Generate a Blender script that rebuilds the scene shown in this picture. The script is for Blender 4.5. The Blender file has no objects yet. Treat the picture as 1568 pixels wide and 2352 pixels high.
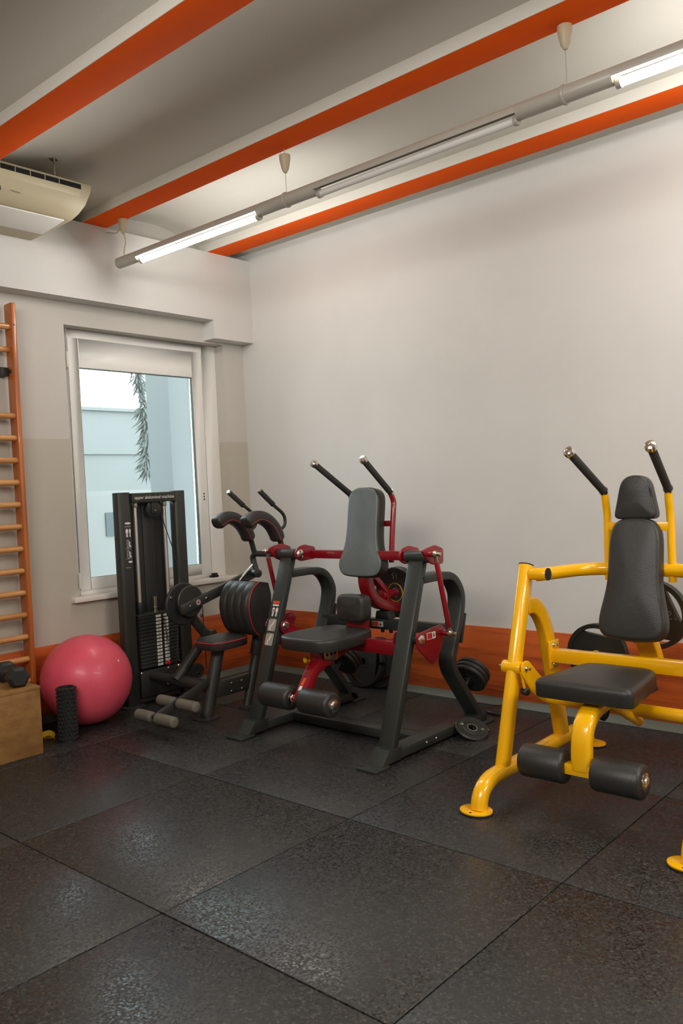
import bpy, bmesh, math, random
from mathutils import Vector, Matrix
random.seed(7)
sc = bpy.context.scene
COL = sc.collection
PI = math.pi

# ------------------------------------------------------------------ camera, sky, lights, exposure
yaw, pitch, roll = 0.7230, -0.0261, -0.0475
fw = Vector((-math.sin(yaw) * math.cos(pitch), math.cos(yaw) * math.cos(pitch), math.sin(pitch)))
rt = Vector((math.cos(yaw), math.sin(yaw), 0)); up = rt.cross(fw)
r2 = math.cos(roll) * rt + math.sin(roll) * up
u2 = -math.sin(roll) * rt + math.cos(roll) * up
cam_data = bpy.data.cameras.new('camera'); cam = bpy.data.objects.new('camera', cam_data); COL.objects.link(cam)
M = Matrix.Identity(4)
for i in range(3):
    M[i][0] = r2[i]; M[i][1] = u2[i]; M[i][2] = -fw[i]
M[0][3], M[1][3], M[2][3] = 5.0814, -4.6308, 1.4265
cam.matrix_world = M
cam_data.sensor_fit = 'VERTICAL'; cam_data.sensor_height = 36.0
cam_data.lens = 1904.06 / 2352 * 36.0
cam_data.clip_start = 0.02; cam_data.clip_end = 200
sc.camera = cam

world = bpy.data.worlds.new('world'); sc.world = world; world.use_nodes = True
wn = world.node_tree; wn.nodes.clear()
wo = wn.nodes.new('ShaderNodeOutputWorld'); wb = wn.nodes.new('ShaderNodeBackground')
wb.inputs['Color'].default_value = (0.74, 0.92, 0.98, 1); wb.inputs['Strength'].default_value = 5.5
wn.links.new(wb.outputs[0], wo.inputs[0])

def area_light(name, loc, target, sx, sy, power, color):
    l = bpy.data.lights.new(name, 'AREA'); l.shape = 'RECTANGLE'; l.size = sx; l.size_y = sy
    l.energy = power; l.color = color
    o = bpy.data.objects.new(name, l); COL.objects.link(o); o.location = loc
    o.rotation_euler = (Vector(target) - Vector(loc)).to_track_quat('-Z', 'Y').to_euler()
    return o
WARM = (1.0, 0.975, 0.93)
# the room's other ceiling fittings, further along the hall (outside the frame, all real distances)
area_light('hall_lamp', (6.9, -1.9, 2.95), (6.0, -1.2, 0), 2.4, 0.2, 70, WARM)
area_light('hall_lamp', (3.7, -5.2, 2.98), (2.5, -0.6, 0.3), 2.4, 0.8, 76, WARM)
TUBE_STRENGTH = 112.0
TUBE_COLOR = (1.0, 0.985, 0.955)
sc.view_settings.view_transform = 'Standard'; sc.view_settings.look = 'None'
sc.view_settings.gamma = 1.0; sc.view_settings.use_curve_mapping = False
sc.view_settings.exposure = 0.22

# ------------------------------------------------------------------ materials
def lin(r, g, b):
    f = lambda c: (c / 255 / 12.92) if c / 255 <= 0.04045 else ((c / 255 + 0.055) / 1.055) ** 2.4
    return (f(r), f(g), f(b), 1)

def mat(name, rgb, rough=0.5, metal=0.0, var=0.0, vscale=8.0, bump=0.0, bscale=60.0, coat=0.0, spec=0.5, vcol=None, stretch=None, emit=None):
    m = bpy.data.materials.new(name); m.use_nodes = True
    nt = m.node_tree; p = nt.nodes['Principled BSDF']
    c = lin(*rgb)
    p.inputs['Base Color'].default_value = c; p.inputs['Roughness'].default_value = rough; p.inputs['Metallic'].default_value = metal
    p.inputs['Specular IOR Level'].default_value = spec
    p.inputs['Coat Weight'].default_value = coat; p.inputs['Coat Roughness'].default_value = 0.12
    tc = nt.nodes.new('ShaderNodeTexCoord'); src = tc.outputs['Object']
    if stretch:
        mp = nt.nodes.new('ShaderNodeMapping'); mp.inputs['Scale'].default_value = stretch
        nt.links.new(src, mp.inputs[0]); src = mp.outputs[0]
    if var > 0:
        n = nt.nodes.new('ShaderNodeTexNoise'); n.inputs['Scale'].default_value = vscale; n.inputs['Detail'].default_value = 6; n.inputs['Roughness'].default_value = 0.6
        nt.links.new(src, n.inputs['Vector'])
        rp = nt.nodes.new('ShaderNodeValToRGB'); rp.color_ramp.elements[0].position = 0.35; rp.color_ramp.elements[1].position = 0.65
        d = lin(*vcol) if vcol else tuple(x * (1 - var) for x in c[:3]) + (1,)
        l = c if vcol else tuple(min(1, x * (1 + var * 0.5)) for x in c[:3]) + (1,)
        rp.color_ramp.elements[0].color = d; rp.color_ramp.elements[1].color = l
        nt.links.new(n.outputs['Fac'], rp.inputs[0]); nt.links.new(rp.outputs[0], p.inputs['Base Color'])
    if bump > 0:
        n2 = nt.nodes.new('ShaderNodeTexNoise'); n2.inputs['Scale'].default_value = bscale; n2.inputs['Detail'].default_value = 4
        nt.links.new(src, n2.inputs['Vector'])
        b = nt.nodes.new('ShaderNodeBump'); b.inputs['Strength'].default_value = bump; b.inputs['Distance'].default_value = 0.004
        nt.links.new(n2.outputs['Fac'], b.inputs['Height']); nt.links.new(b.outputs[0], p.inputs['Normal'])
    if emit:
        p.inputs['Emission Color'].default_value = (*emit[0], 1); p.inputs['Emission Strength'].default_value = emit[1]
    return m

def wood_mat(name, a, b, axis='Y', scale=3.0, rough=0.45, coat=0.0, ring=14.0):
    """grain running along one axis: stretched noise rings between two colours, fine fibres on top"""
    m = bpy.data.materials.new(name); m.use_nodes = True; nt = m.node_tree; p = nt.nodes['Principled BSDF']
    p.inputs['Roughness'].default_value = rough; p.inputs['Coat Weight'].default_value = coat
    tc = nt.nodes.new('ShaderNodeTexCoord'); mp = nt.nodes.new('ShaderNodeMapping')
    s = {'X': (0.07, 1, 1), 'Y': (1, 0.07, 1), 'Z': (1, 1, 0.07)}[axis]
    mp.inputs['Scale'].default_value = [k * scale for k in s]
    nt.links.new(tc.outputs['Object'], mp.inputs[0])
    n = nt.nodes.new('ShaderNodeTexNoise'); n.inputs['Scale'].default_value = 1.6; n.inputs['Detail'].default_value = 2
    nt.links.new(mp.outputs[0], n.inputs['Vector'])
    mul = nt.nodes.new('ShaderNodeMath'); mul.operation = 'MULTIPLY'; mul.inputs[1].default_value = ring
    nt.links.new(n.outputs['Fac'], mul.inputs[0])
    fr = nt.nodes.new('ShaderNodeMath'); fr.operation = 'PINGPONG'; fr.inputs[1].default_value = 1.0
    nt.links.new(mul.outputs[0], fr.inputs[0])
    n3 = nt.nodes.new('ShaderNodeTexNoise'); n3.inputs['Scale'].default_value = 22; n3.inputs['Detail'].default_value = 5
    nt.links.new(mp.outputs[0], n3.inputs['Vector'])
    ad = nt.nodes.new('ShaderNodeMath'); ad.operation = 'MULTIPLY_ADD'; ad.inputs[1].default_value = 0.55
    nt.links.new(fr.outputs[0], ad.inputs[0]); 
    sc2 = nt.nodes.new('ShaderNodeMath'); sc2.operation = 'MULTIPLY'; sc2.inputs[1].default_value = 0.6
    nt.links.new(n3.outputs['Fac'], sc2.inputs[0]); nt.links.new(sc2.outputs[0], ad.inputs[2])
    rp = nt.nodes.new('ShaderNodeValToRGB'); rp.color_ramp.elements[0].color = lin(*b); rp.color_ramp.elements[1].color = lin(*a)
    rp.color_ramp.elements[0].position = 0.15; rp.color_ramp.elements[1].position = 0.75
    nt.links.new(ad.outputs[0], rp.inputs[0]); nt.links.new(rp.outputs[0], p.inputs['Base Color'])
    return m

def floor_mat():
    m = bpy.data.materials.new('rubber_granulate'); m.use_nodes = True; nt = m.node_tree; p = nt.nodes['Principled BSDF']
    geo = nt.nodes.new('ShaderNodeNewGeometry'); oi = nt.nodes.new('ShaderNodeObjectInfo')
    v = nt.nodes.new('ShaderNodeTexVoronoi'); v.inputs['Scale'].default_value = 135
    nt.links.new(geo.outputs['Position'], v.inputs['Vector'])
    sp = nt.nodes.new('ShaderNodeSeparateColor'); nt.links.new(v.outputs['Color'], sp.inputs[0])
    rp = nt.nodes.new('ShaderNodeValToRGB'); e = rp.color_ramp.elements
    e[0].position = 0.0; e[0].color = lin(7, 7, 6); e[1].position = 1.0; e[1].color = lin(58, 56, 48)
    k = e.new(0.72); k.color = lin(15, 15, 12)
    nt.links.new(sp.outputs[0], rp.inputs[0])
    n = nt.nodes.new('ShaderNodeTexNoise'); n.inputs['Scale'].default_value = 2.2; n.inputs['Detail'].default_value = 4
    nt.links.new(geo.outputs['Position'], n.inputs['Vector'])
    mr = nt.nodes.new('ShaderNodeMapRange'); mr.inputs['To Min'].default_value = 0.8; mr.inputs['To Max'].default_value = 1.2
    nt.links.new(n.outputs['Fac'], mr.inputs[0])
    mr2 = nt.nodes.new('ShaderNodeMapRange'); mr2.inputs['To Min'].default_value = 0.72; mr2.inputs['To Max'].default_value = 1.15
    nt.links.new(oi.outputs['Random'], mr2.inputs[0])
    mu = nt.nodes.new('ShaderNodeMath'); mu.operation = 'MULTIPLY'; nt.links.new(mr.outputs[0], mu.inputs[0]); nt.links.new(mr2.outputs[0], mu.inputs[1])
    vm = nt.nodes.new('ShaderNodeVectorMath'); vm.operation = 'SCALE'; nt.links.new(rp.outputs[0], vm.inputs[0]); nt.links.new(mu.outputs[0], vm.inputs['Scale'])
    nt.links.new(vm.outputs[0], p.inputs['Base Color'])
    p.inputs['Roughness'].default_value = 0.40; p.inputs['Specular IOR Level'].default_value = 1.0
    rr = nt.nodes.new('ShaderNodeMapRange'); rr.inputs['To Min'].default_value = 0.28; rr.inputs['To Max'].default_value = 0.70
    nt.links.new(sp.outputs[2], rr.inputs[0]); nt.links.new(rr.outputs[0], p.inputs['Roughness'])
    b = nt.nodes.new('ShaderNodeBump'); b.inputs['Strength'].default_value = 1.0; b.inputs['Distance'].default_value = 0.006
    nt.links.new(sp.outputs[1], b.inputs['Height']); nt.links.new(b.outputs[0], p.inputs['Normal'])
    return m

def wall_mat(name, hi, lo, z):
    """plaster with an older, duller coat of paint below a straight line"""
    m = mat(name, hi, rough=0.75, bump=0.12, bscale=90, spec=0.3); nt = m.node_tree; p = nt.nodes['Principled BSDF']
    geo = nt.nodes.new('ShaderNodeNewGeometry'); s = nt.nodes.new('ShaderNodeSeparateXYZ'); nt.links.new(geo.outputs['Position'], s.inputs[0])
    gt = nt.nodes.new('ShaderNodeMath'); gt.operation = 'GREATER_THAN'; gt.inputs[1].default_value = z; nt.links.new(s.outputs['Z'], gt.inputs[0])
    mx = nt.nodes.new('ShaderNodeMix'); mx.data_type = 'RGBA'; mx.inputs[6].default_value = lin(*lo); mx.inputs[7].default_value = lin(*hi)
    nt.links.new(gt.outputs[0], mx.inputs[0]); nt.links.new(mx.outputs[2], p.inputs['Base Color'])
    return m

def glass_mat():
    m = bpy.data.materials.new('window_glass'); m.use_nodes = True; nt = m.node_tree; nt.nodes.clear()
    o = nt.nodes.new('ShaderNodeOutputMaterial'); t = nt.nodes.new('ShaderNodeBsdfTransparent'); g = nt.nodes.new('ShaderNodeBsdfGlossy')
    g.inputs['Roughness'].default_value = 0.02; t.inputs['Color'].default_value = (0.965, 0.98, 0.978, 1)
    fr = nt.nodes.new('ShaderNodeFresnel'); fr.inputs['IOR'].default_value = 1.45; mx = nt.nodes.new('ShaderNodeMixShader')
    nt.links.new(fr.outputs[0], mx.inputs[0]); nt.links.new(t.outputs[0], mx.inputs[1]); nt.links.new(g.outputs[0], mx.inputs[2]); nt.links.new(mx.outputs[0], o.inputs[0])
    return m

MT = dict(
    wall=mat('wall_paint', (211, 208, 202), 0.7, bump=0.10, bscale=80, var=0.03, vscale=1.5, spec=0.3),
    wall2=wall_mat('wall_paint_two_coats', (197, 192, 183), (186, 178, 163), 1.86),
    ceil=mat('ceiling_paint', (214, 209, 198), 0.85, bump=0.15, bscale=120, spec=0.2),
    orange=mat('orange_paint', (255, 98, 10), 0.85, bump=0.12, bscale=90, var=0.05, vscale=3, spec=0.12),
    oak=wood_mat('red_brown_oak', (200, 94, 38), (146, 62, 22), 'X', 9.0, 0.4, 0.1, 5),
    oak2=wood_mat('red_brown_oak_left', (200, 94, 38), (146, 62, 22), 'Y', 9.0, 0.4, 0.1, 5),
    cove=mat('grey_vinyl', (102, 104, 94), 0.45),
    rubber=floor_mat(), slab=mat('screed', (22, 21, 19), 0.95),
    upvc=mat('white_plastic_frame', (240, 237, 230), 0.35), gasket=mat('gasket', (104, 112, 106), 0.6),
    marble=mat('sill_stone', (222, 214, 203), 0.4, var=0.05, vscale=6),
    glass=glass_mat(),
    black=mat('black_powder_coat', (47, 51, 47), 0.38, bump=0.10, bscale=240, spec=0.5),
    dark=mat('charcoal_powder_coat', (48, 47, 42), 0.45, bump=0.12, bscale=260),
    panel=mat('dark_steel_sheet', (40, 40, 36), 0.5, bump=0.08, bscale=260),
    red=mat('red_gloss_paint', (136, 12, 26), 0.28, coat=0.5),
    yellow=mat('yellow_gloss_paint', (252, 186, 0), 0.25, coat=0.6),
    leather=mat('black_leatherette', (44, 43, 40), 0.42, bump=0.22, bscale=220, spec=0.55),
    leather_sheen=mat('sheen_black_leatherette', (104, 112, 111), 0.42, bump=0.25, bscale=180, var=0.15, vscale=9, spec=0.6, stretch=(1, 1, 0.35)),  # greyer than the pad sides: window reflection painted into the base colour
    piping=mat('red_piping', (196, 40, 44), 0.45), foam=mat('grip_foam', (52, 50, 46), 0.8, bump=0.3, bscale=320),
    greyfoam=mat('grey_roller_foam', (104, 99, 86), 0.75, bump=0.4, bscale=160),
    chrome=mat('chrome', (225, 222, 215), 0.16, 1.0), steel=mat('zinc_steel', (196, 190, 172), 0.3, 1.0, bump=0.1, bscale=40),
    rodsteel=mat('bright_steel_rod', (214, 204, 194), 0.38, 0.75),
    rubberblk=mat('black_rubber', (33, 33, 31), 0.5, bump=0.1, bscale=120), matte=mat('matt_black_plastic', (26, 26, 25), 0.6),
    iron=mat('plate_rubber', (38, 38, 35), 0.42, bump=0.1, bscale=200),
    ball=mat('pink_vinyl', (220, 82, 100), 0.42, var=0.10, vscale=5, spec=0.45, coat=0.1, stretch=(1, 1, 0.3)),
    ply=mat('birch_plywood', (154, 114, 62), 0.6, var=0.25, vscale=14, vcol=(124, 84, 40), bump=0.1, bscale=60, stretch=(1, 0.5, 1)),
    pine=wood_mat('varnished_pine', (188, 104, 42), (148, 72, 24), 'Z', 5.0, 0.35, 0.3, 9),
    rung=wood_mat('varnished_beech', (208, 152, 92), (178, 118, 62), 'Y', 6.0, 0.35, 0.3, 8),
    acp=mat('aged_cream_plastic', (190, 177, 146), 0.45), hole=mat('dark_slot', (18, 18, 16), 0.9),
    white=mat('white_print', (225, 222, 214), 0.6), grey=mat('grey_sticker', (160, 152, 140), 0.5), orprint=mat('orange_print', (222, 74, 34), 0.5), redprint=mat('red_print', (190, 40, 40), 0.5),
    yelprint=mat('yellow_print', (200, 190, 140), 0.5), dimprint=mat('grey_embossed_print', (96, 94, 88), 0.5), yelknob=mat('yellow_plastic', (250, 186, 18), 0.35), redknob=mat('red_plastic', (214, 14, 22), 0.25, coat=0.3), teal=mat('teal_stripe', (30, 150, 190), 0.5),
    lamp=mat('light_grey_lacquer', (176, 170, 158), 0.35), refl=mat('lamp_trough', (150, 146, 136), 0.3),
    tube_aged=mat('ageing_fluorescent_tube', (240, 240, 240), 0.4, emit=(TUBE_COLOR, TUBE_STRENGTH * 0.6)),
    tube_on=mat('lit_fluorescent_tube', (240, 240, 240), 0.4, emit=(TUBE_COLOR, TUBE_STRENGTH)), tube_off=mat('unlit_fluorescent_tube', (228, 226, 218), 0.2, coat=0.4),
    cord=mat('cream_cord', (190, 176, 150), 0.7), wire=mat('thin_wire', (170, 165, 155), 0.5),
    ext=mat('exterior_render', (124, 123, 120), 0.9, var=0.03, vscale=1), ext2=mat('exterior_pillar', (112, 113, 112), 0.9), extw=mat('exterior_white_fence', (134, 131, 127), 0.9),
    pave=mat('exterior_paving', (100, 100, 98), 0.9), needle=mat('conifer_needles', (88, 92, 87), 0.8), bark=mat('bark', (84, 84, 80), 0.9), sign=mat('grey_notice', (84, 88, 90), 0.8), blue=mat('blue_notice', (40, 92, 200), 0.6),
    strap=mat('yellow_webbing', (226, 180, 20), 0.7),
)

# ------------------------------------------------------------------ mesh builder
class MB:
    def __init__(s): s.v = []; s.f = []; s.m = []
    def add(s, vs, fs, mi=0):
        o = len(s.v); s.v += [Vector(p) for p in vs]; s.f += [[i + o for i in f] for f in fs]; s.m += [mi] * len(fs); return s
    def box(s, x0, x1, y0, y1, z0, z1, mi=0):
        return s.add([(x0, y0, z0), (x1, y0, z0), (x1, y1, z0), (x0, y1, z0), (x0, y0, z1), (x1, y0, z1), (x1, y1, z1), (x0, y1, z1)],
                     [(0, 3, 2, 1), (4, 5, 6, 7), (0, 1, 5, 4), (1, 2, 6, 5), (2, 3, 7, 6), (3, 0, 4, 7)], mi)
    def prism(s, poly, fn, w0, w1, mi=0):
        n = len(poly); vs = [fn(u, v, w0) for u, v in poly] + [fn(u, v, w1) for u, v in poly]
        fs = [list(range(n - 1, -1, -1)), list(range(n, 2 * n))] + [(i, (i + 1) % n, n + (i + 1) % n, n + i) for i in range(n)]
        return s.add(vs, fs, mi)
    def sweep(s, path, sec, B=None, mi=0, cap=True, closed=False):
        P = [Vector(p) for p in path]; n = len(P); k = len(sec); vs = []; b = Vector(B) if B else None
        for i in range(n):
            if closed: t = (P[(i + 1) % n] - P[i - 1]).normalized()
            else: t = ((P[i] - P[i - 1]).normalized() if i else Vector((0, 0, 0))) + ((P[i + 1] - P[i]).normalized() if i < n - 1 else Vector((0, 0, 0))); t.normalize()
            if B is not None: bb = (b - t * b.dot(t)).normalized()
            else:
                if b is None: b = Vector((0, 0, 1)) if abs(t.z) < 0.9 else Vector((1, 0, 0))
                bb = (b - t * b.dot(t)).normalized(); b = bb
            nn = t.cross(bb)
            sca = 1.0
            if 0 < i < n - 1:
                c = (P[i] - P[i - 1]).normalized().dot((P[i + 1] - P[i]).normalized()); sca = 1 / max(0.5, math.sqrt((1 + c) / 2))
            vs += [P[i] + bb * a + nn * (c2 * sca if B is not None else c2) for a, c2 in sec]
        fs = []
        for i in range(n if closed else n - 1):
            j = (i + 1) % n
            fs += [(i * k + q, i * k + (q + 1) % k, j * k + (q + 1) % k, j * k + q) for q in range(k)]
        if cap and not closed: fs += [list(range(k))[::-1], list(range((n - 1) * k, n * k))]
        return s.add(vs, fs, mi)
    def tube(s, path, r, n=14, mi=0, closed=False):
        return s.sweep(path, [(r * math.cos(2 * PI * i / n), r * math.sin(2 * PI * i / n)) for i in range(n)], None, mi, True, closed)
    def lathe(s, prof, org, axis, n=24, mi=0):
        a = Vector(axis).normalized(); e = Vector((0, 0, 1)) if abs(a.z) < 0.9 else Vector((1, 0, 0)); u = a.cross(e).normalized(); w = a.cross(u); o = Vector(org); vs = []; fs = []
        for r, h in prof:
            vs += [o + a * h + (u * math.cos(2 * PI * i / n) + w * math.sin(2 * PI * i / n)) * r for i in range(n)]
        for j in range(len(prof) - 1): fs += [(j * n + i, j * n + (i + 1) % n, (j + 1) * n + (i + 1) % n, (j + 1) * n + i) for i in range(n)]
        if prof[0][0] > 1e-6 and prof[0] != prof[-1]: fs += [list(range(n))[::-1], list(range((len(prof) - 1) * n, len(prof) * n))]
        return s.add(vs, fs, mi)
    def sphere(s, c, r, n=24, m=14, mi=0):
        return s.lathe([(max(1e-5, r * math.sin(PI * j / m)), -r * math.cos(PI * j / m)) for j in range(m + 1)], c, (0, 0, 1), n, mi)
    def pad(s, outline, org, U, V, N, th, r=0.02, crown=0.006, mi=0, front=None):
        """upholstered cushion: outline in (u, v), front towards N, rounded front edge, slightly domed"""
        U, V, N, o = Vector(U), Vector(V), Vector(N), Vector(org); n = len(outline); pts = [Vector((p[0], p[1])) for p in outline]
        cx = sum((p for p in pts), Vector((0, 0))) / n
        A = sum(pts[i].x * pts[(i + 1) % n].y - pts[(i + 1) % n].x * pts[i].y for i in range(n)); sg = 1 if A > 0 else -1
        nor = []
        for i in range(n):
            d = (pts[(i + 1) % n] - pts[i - 1]).normalized(); nor.append(Vector((d.y, -d.x)) * sg)
        rings = [([p - q * 0.004 for p, q in zip(pts, nor)], 0.0), (pts, 0.008), (pts, max(0.01, th - r))]
        for k in range(1, 6):
            a = k / 5 * PI / 2; rings.append(([p - q * r * (1 - math.cos(a)) for p, q in zip(pts, nor)], th - r + r * math.sin(a)))
        base = rings[-1][0]
        for k, f in ((1, 0.82), (2, 0.55), (3, 0.25)):
            rings.append(([cx + (p - cx) * f for p in base], th + crown * (1 - f * f)))
        vs = []; fs = []
        for rg, h in rings: vs += [o + U * p.x + V * p.y + N * h for p in rg]
        for j in range(len(rings) - 1): fs += [(j * n + i, j * n + (i + 1) % n, (j + 1) * n + (i + 1) % n, (j + 1) * n + i) for i in range(n)]
        fs += [list(range(n))[::-1], list(range((len(rings) - 1) * n, len(rings) * n))]
        k0 = len(s.m); s.add(vs, fs, mi)
        if front is not None:      # paler front covering inside the edge seam, window sheen put into its colour
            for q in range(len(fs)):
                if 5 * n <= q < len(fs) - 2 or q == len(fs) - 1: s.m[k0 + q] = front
        return s
    def mesh(s, name, mats, org=(0, 0, 0), bevel=0.0, seg=2, ang=38, bang=50):
        me = bpy.data.meshes.new(name); o = Vector(org)
        me.from_pydata([v - o for v in s.v], [], s.f); me.update()
        for p, i in zip(me.polygons, s.m): p.material_index = i
        bm = bmesh.new(); bm.from_mesh(me); bmesh.ops.remove_doubles(bm, verts=bm.verts, dist=1e-6); bmesh.ops.recalc_face_normals(bm, faces=bm.faces)
        if bevel > 0:
            ed = [e for e in bm.edges if len(e.link_faces) == 2 and e.calc_face_angle(0) > math.radians(bang)]
            if ed: bmesh.ops.bevel(bm, geom=ed, offset=bevel, segments=seg, profile=0.5, affect='EDGES', clamp_overlap=True)
        bm.to_mesh(me); bm.free()
        for p in me.polygons: p.use_smooth = True
        me.set_sharp_from_angle(angle=math.radians(ang))
        for m in (mats if isinstance(mats, (list, tuple)) else [mats]): me.materials.append(m)
        return me

ORG = {}
def link(name, me, parent=None):
    o = bpy.data.objects.new(name, me); COL.objects.link(o)
    if parent is not None: o.parent = parent
    return o
def thing(name, label, cat, loc, group=None):
    o = bpy.data.objects.new(name, None); COL.objects.link(o); o.location = loc; o.empty_display_size = 0.05
    o['label'] = label; o['category'] = cat
    if group: o['group'] = group
    ORG[o.name] = Vector(loc); return o
def part(name, mb, m, parent, bevel=0.0, label=None, **k):
    o = link(name, mb.mesh(name, m, ORG[parent.name], bevel, **k), parent); ORG[o.name] = ORG[parent.name]
    if label: o['label'] = label
    return o
def copy_part(src, parent, dx=(0, 0, 0)):
    o = src.copy(); COL.objects.link(o); o.parent = parent; o.location = Vector(src.location) + Vector(dx); ORG[o.name] = ORG[parent.name]
    return o
def single(name, mb, m, label, cat, loc, bevel=0.0, group=None, **k):
    o = link(name, mb.mesh(name, m, loc, bevel, **k)); o.location = loc; o['label'] = label; o['category'] = cat; ORG[o.name] = Vector(loc)
    if group: o['group'] = group
    return o
def struct(name, mb, m, bevel=0.0, parent=None, **k):
    o = link(name, mb.mesh(name, m, (0, 0, 0), bevel, **k), parent); ORG[o.name] = Vector((0, 0, 0))
    if parent is None: o['kind'] = 'structure'
    return o

YZ = lambda u, v, w: (w, u, v)      # profile in (Y, Z), extruded along X
XZ = lambda u, v, w: (u, w, v)
XY = lambda u, v, w: (u, v, w)

def smooth(pts, n=6, closed=False):
    P = [Vector(p) for p in pts]; out = []; N = len(P)
    rng = range(N) if closed else range(N - 1)
    for i in rng:
        a = P[(i - 1) % N] if closed or i > 0 else P[0] * 2 - P[1]
        b, c = P[i], P[(i + 1) % N]
        d = P[(i + 2) % N] if closed or i < N - 2 else P[-1] * 2 - P[-2]
        for k in range(n):
            t = k / n
            out.append(0.5 * ((2 * b) + (c - a) * t + (2 * a - 5 * b + 4 * c - d) * t * t + (3 * b - a - 3 * c + d) * t ** 3))
    if not closed: out.append(P[-1])
    return out
def fillet(pts, r, n=6):
    P = [Vector(p) for p in pts]; out = [P[0]]
    for i in range(1, len(P) - 1):
        a, b = (P[i - 1] - P[i]), (P[i + 1] - P[i]); la, lb = a.length, b.length; d = min(r, la * 0.48, lb * 0.48)
        p0, p1 = P[i] + a.normalized() * d, P[i] + b.normalized() * d
        out += [p0 * (1 - t) ** 2 + P[i] * 2 * t * (1 - t) + p1 * t * t for t in [k / n for k in range(n + 1)]]
    out.append(P[-1]); return out
def rrect(w, h, r, n=3):
    r = min(r, w / 2 * 0.98, h / 2 * 0.98); out = []
    for cx, cy, a0 in ((w / 2 - r, h / 2 - r, 0), (-w / 2 + r, h / 2 - r, PI / 2), (-w / 2 + r, -h / 2 + r, PI), (w / 2 - r, -h / 2 + r, 1.5 * PI)):
        out += [(cx + r * math.cos(a0 + PI / 2 * k / n), cy + r * math.sin(a0 + PI / 2 * k / n)) for k in range(n + 1)]
    return out
def at_x(x, yz): return [(x, y, z) for y, z in yz]
def rpoly(pts, r, n=5):
    P = [Vector((p[0], p[1], 0)) for p in pts]; N = len(P); out = []
    for i in range(N):
        a, b = P[i - 1] - P[i], P[(i + 1) % N] - P[i]; rr = r[i] if isinstance(r, (list, tuple)) else r
        d = min(rr, a.length * 0.49, b.length * 0.49); p0, p1 = P[i] + a.normalized() * d, P[i] + b.normalized() * d
        out += [tuple((p0 * (1 - t) ** 2 + P[i] * 2 * t * (1 - t) + p1 * t * t)[:2]) for t in [k / n for k in range(n + 1)]]
    return out

def text_part(name, s, size, m, parent, org, U, V, thick=0.0008, align='CENTER', dup=None):
    cu = bpy.data.curves.new(name, 'FONT'); cu.body = s; cu.size = size; cu.align_x = align; cu.align_y = 'CENTER'; cu.extrude = thick; cu.resolution_u = 3
    to = bpy.data.objects.new(name, cu); COL.objects.link(to); bpy.context.view_layer.update()
    me = bpy.data.meshes.new_from_object(to.evaluated_get(bpy.context.evaluated_depsgraph_get()))
    bpy.data.objects.remove(to); bpy.data.curves.remove(cu)
    U, V = Vector(U).normalized(), Vector(V).normalized(); N = U.cross(V)
    for v in me.vertices: v.co = Vector(org) + U * v.co.x + V * v.co.y + N * v.co.z - ORG[parent.name]
    me.materials.clear(); me.materials.append(m); me.name = name
    o = link(name, me, parent); ORG[o.name] = ORG[parent.name]; return o
def bolt(mb, c, ax, r=0.009, h=0.008, mi=0):
    mb.lathe([(r, 0), (r, h * 0.5), (r * 0.7, h), (1e-5, h)], c, ax, 10, mi); return mb

# ------------------------------------------------------------------ room shell
RX, RY = 8.0, -7.2          # the hall goes on to the right and behind the viewpoint
ZB, ZS = 3.305, 3.366       # underside of the beams, springing of the shallow vaults
struct('wall_right', MB().box(-0.3, RX + 0.2, 0.0, 0.25, -0.05, 3.7), MT['wall'])
wl = MB()
wl.box(-0.3, 0, RY, -1.612, -0.05, 3.7); wl.box(-0.3, 0, -0.215, 0.0, -0.05, 3.7)
wl.box(-0.3, 0, -1.612, -0.215, -0.05, 0.752); wl.box(-0.3, 0, -1.612, -0.215, 2.634, 3.7)
struct('wall_left', wl, MT['wall2'])
struct('wall_front', MB().box(-0.3, RX + 0.2, RY - 0.2, RY, -0.05, 3.7), MT['wall'])
struct('wall_far', MB().box(RX, RX + 0.2, RY, 0, -0.05, 3.7), MT['wall'])
# wall beam above the window, dropping lower beside the corner
bh = MB(); bh.prism([(RY, 2.789), (-0.404, 2.789), (-0.404, 2.649), (0, 2.649), (0, ZB), (RY, ZB)], YZ, 0.0, 0.131)
struct('wall_beam', bh, MT['wall'])
# ceiling: shallow vaults springing between the beams
BEAMS = [(-0.4396, -0.2311), (-1.5126, -1.3203), (-2.577, -2.382), (-3.64, -3.445), (-4.70, -4.505), (-5.76, -5.565), (-6.82, -6.625)]
prof = [(0.0, ZS), (-0.2311, ZS)]
for (a0, a1), (b0, b1) in zip(BEAMS[:-1], BEAMS[1:]):
    prof.append((a0, ZS)); n = 14
    for k in range(1, n):
        t = k / n; prof.append((a0 + (b1 - a0) * t, ZS + 0.10 * 4 * t * (1 - t)))
    prof.append((b1, ZS))
prof += [(RY, ZS)]
cm = MB(); cm.prism(prof + [(RY, 3.7), (0, 3.7)], YZ, -0.3, RX)
struct('ceiling', cm, MT['ceil'], ang=30)
for y0, y1 in BEAMS:
    b = MB(); b.box(-0.1, RX, y0, y1, ZB, ZS + 0.03); b.m = [1, 0, 0, 0, 0, 0]
    # painted face is the underside
    me = b.mesh('ceiling_beam', [MT['ceil'], MT['orange']], bevel=0.003)
    o = link('ceiling_beam', me); o['kind'] = 'structure'
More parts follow.
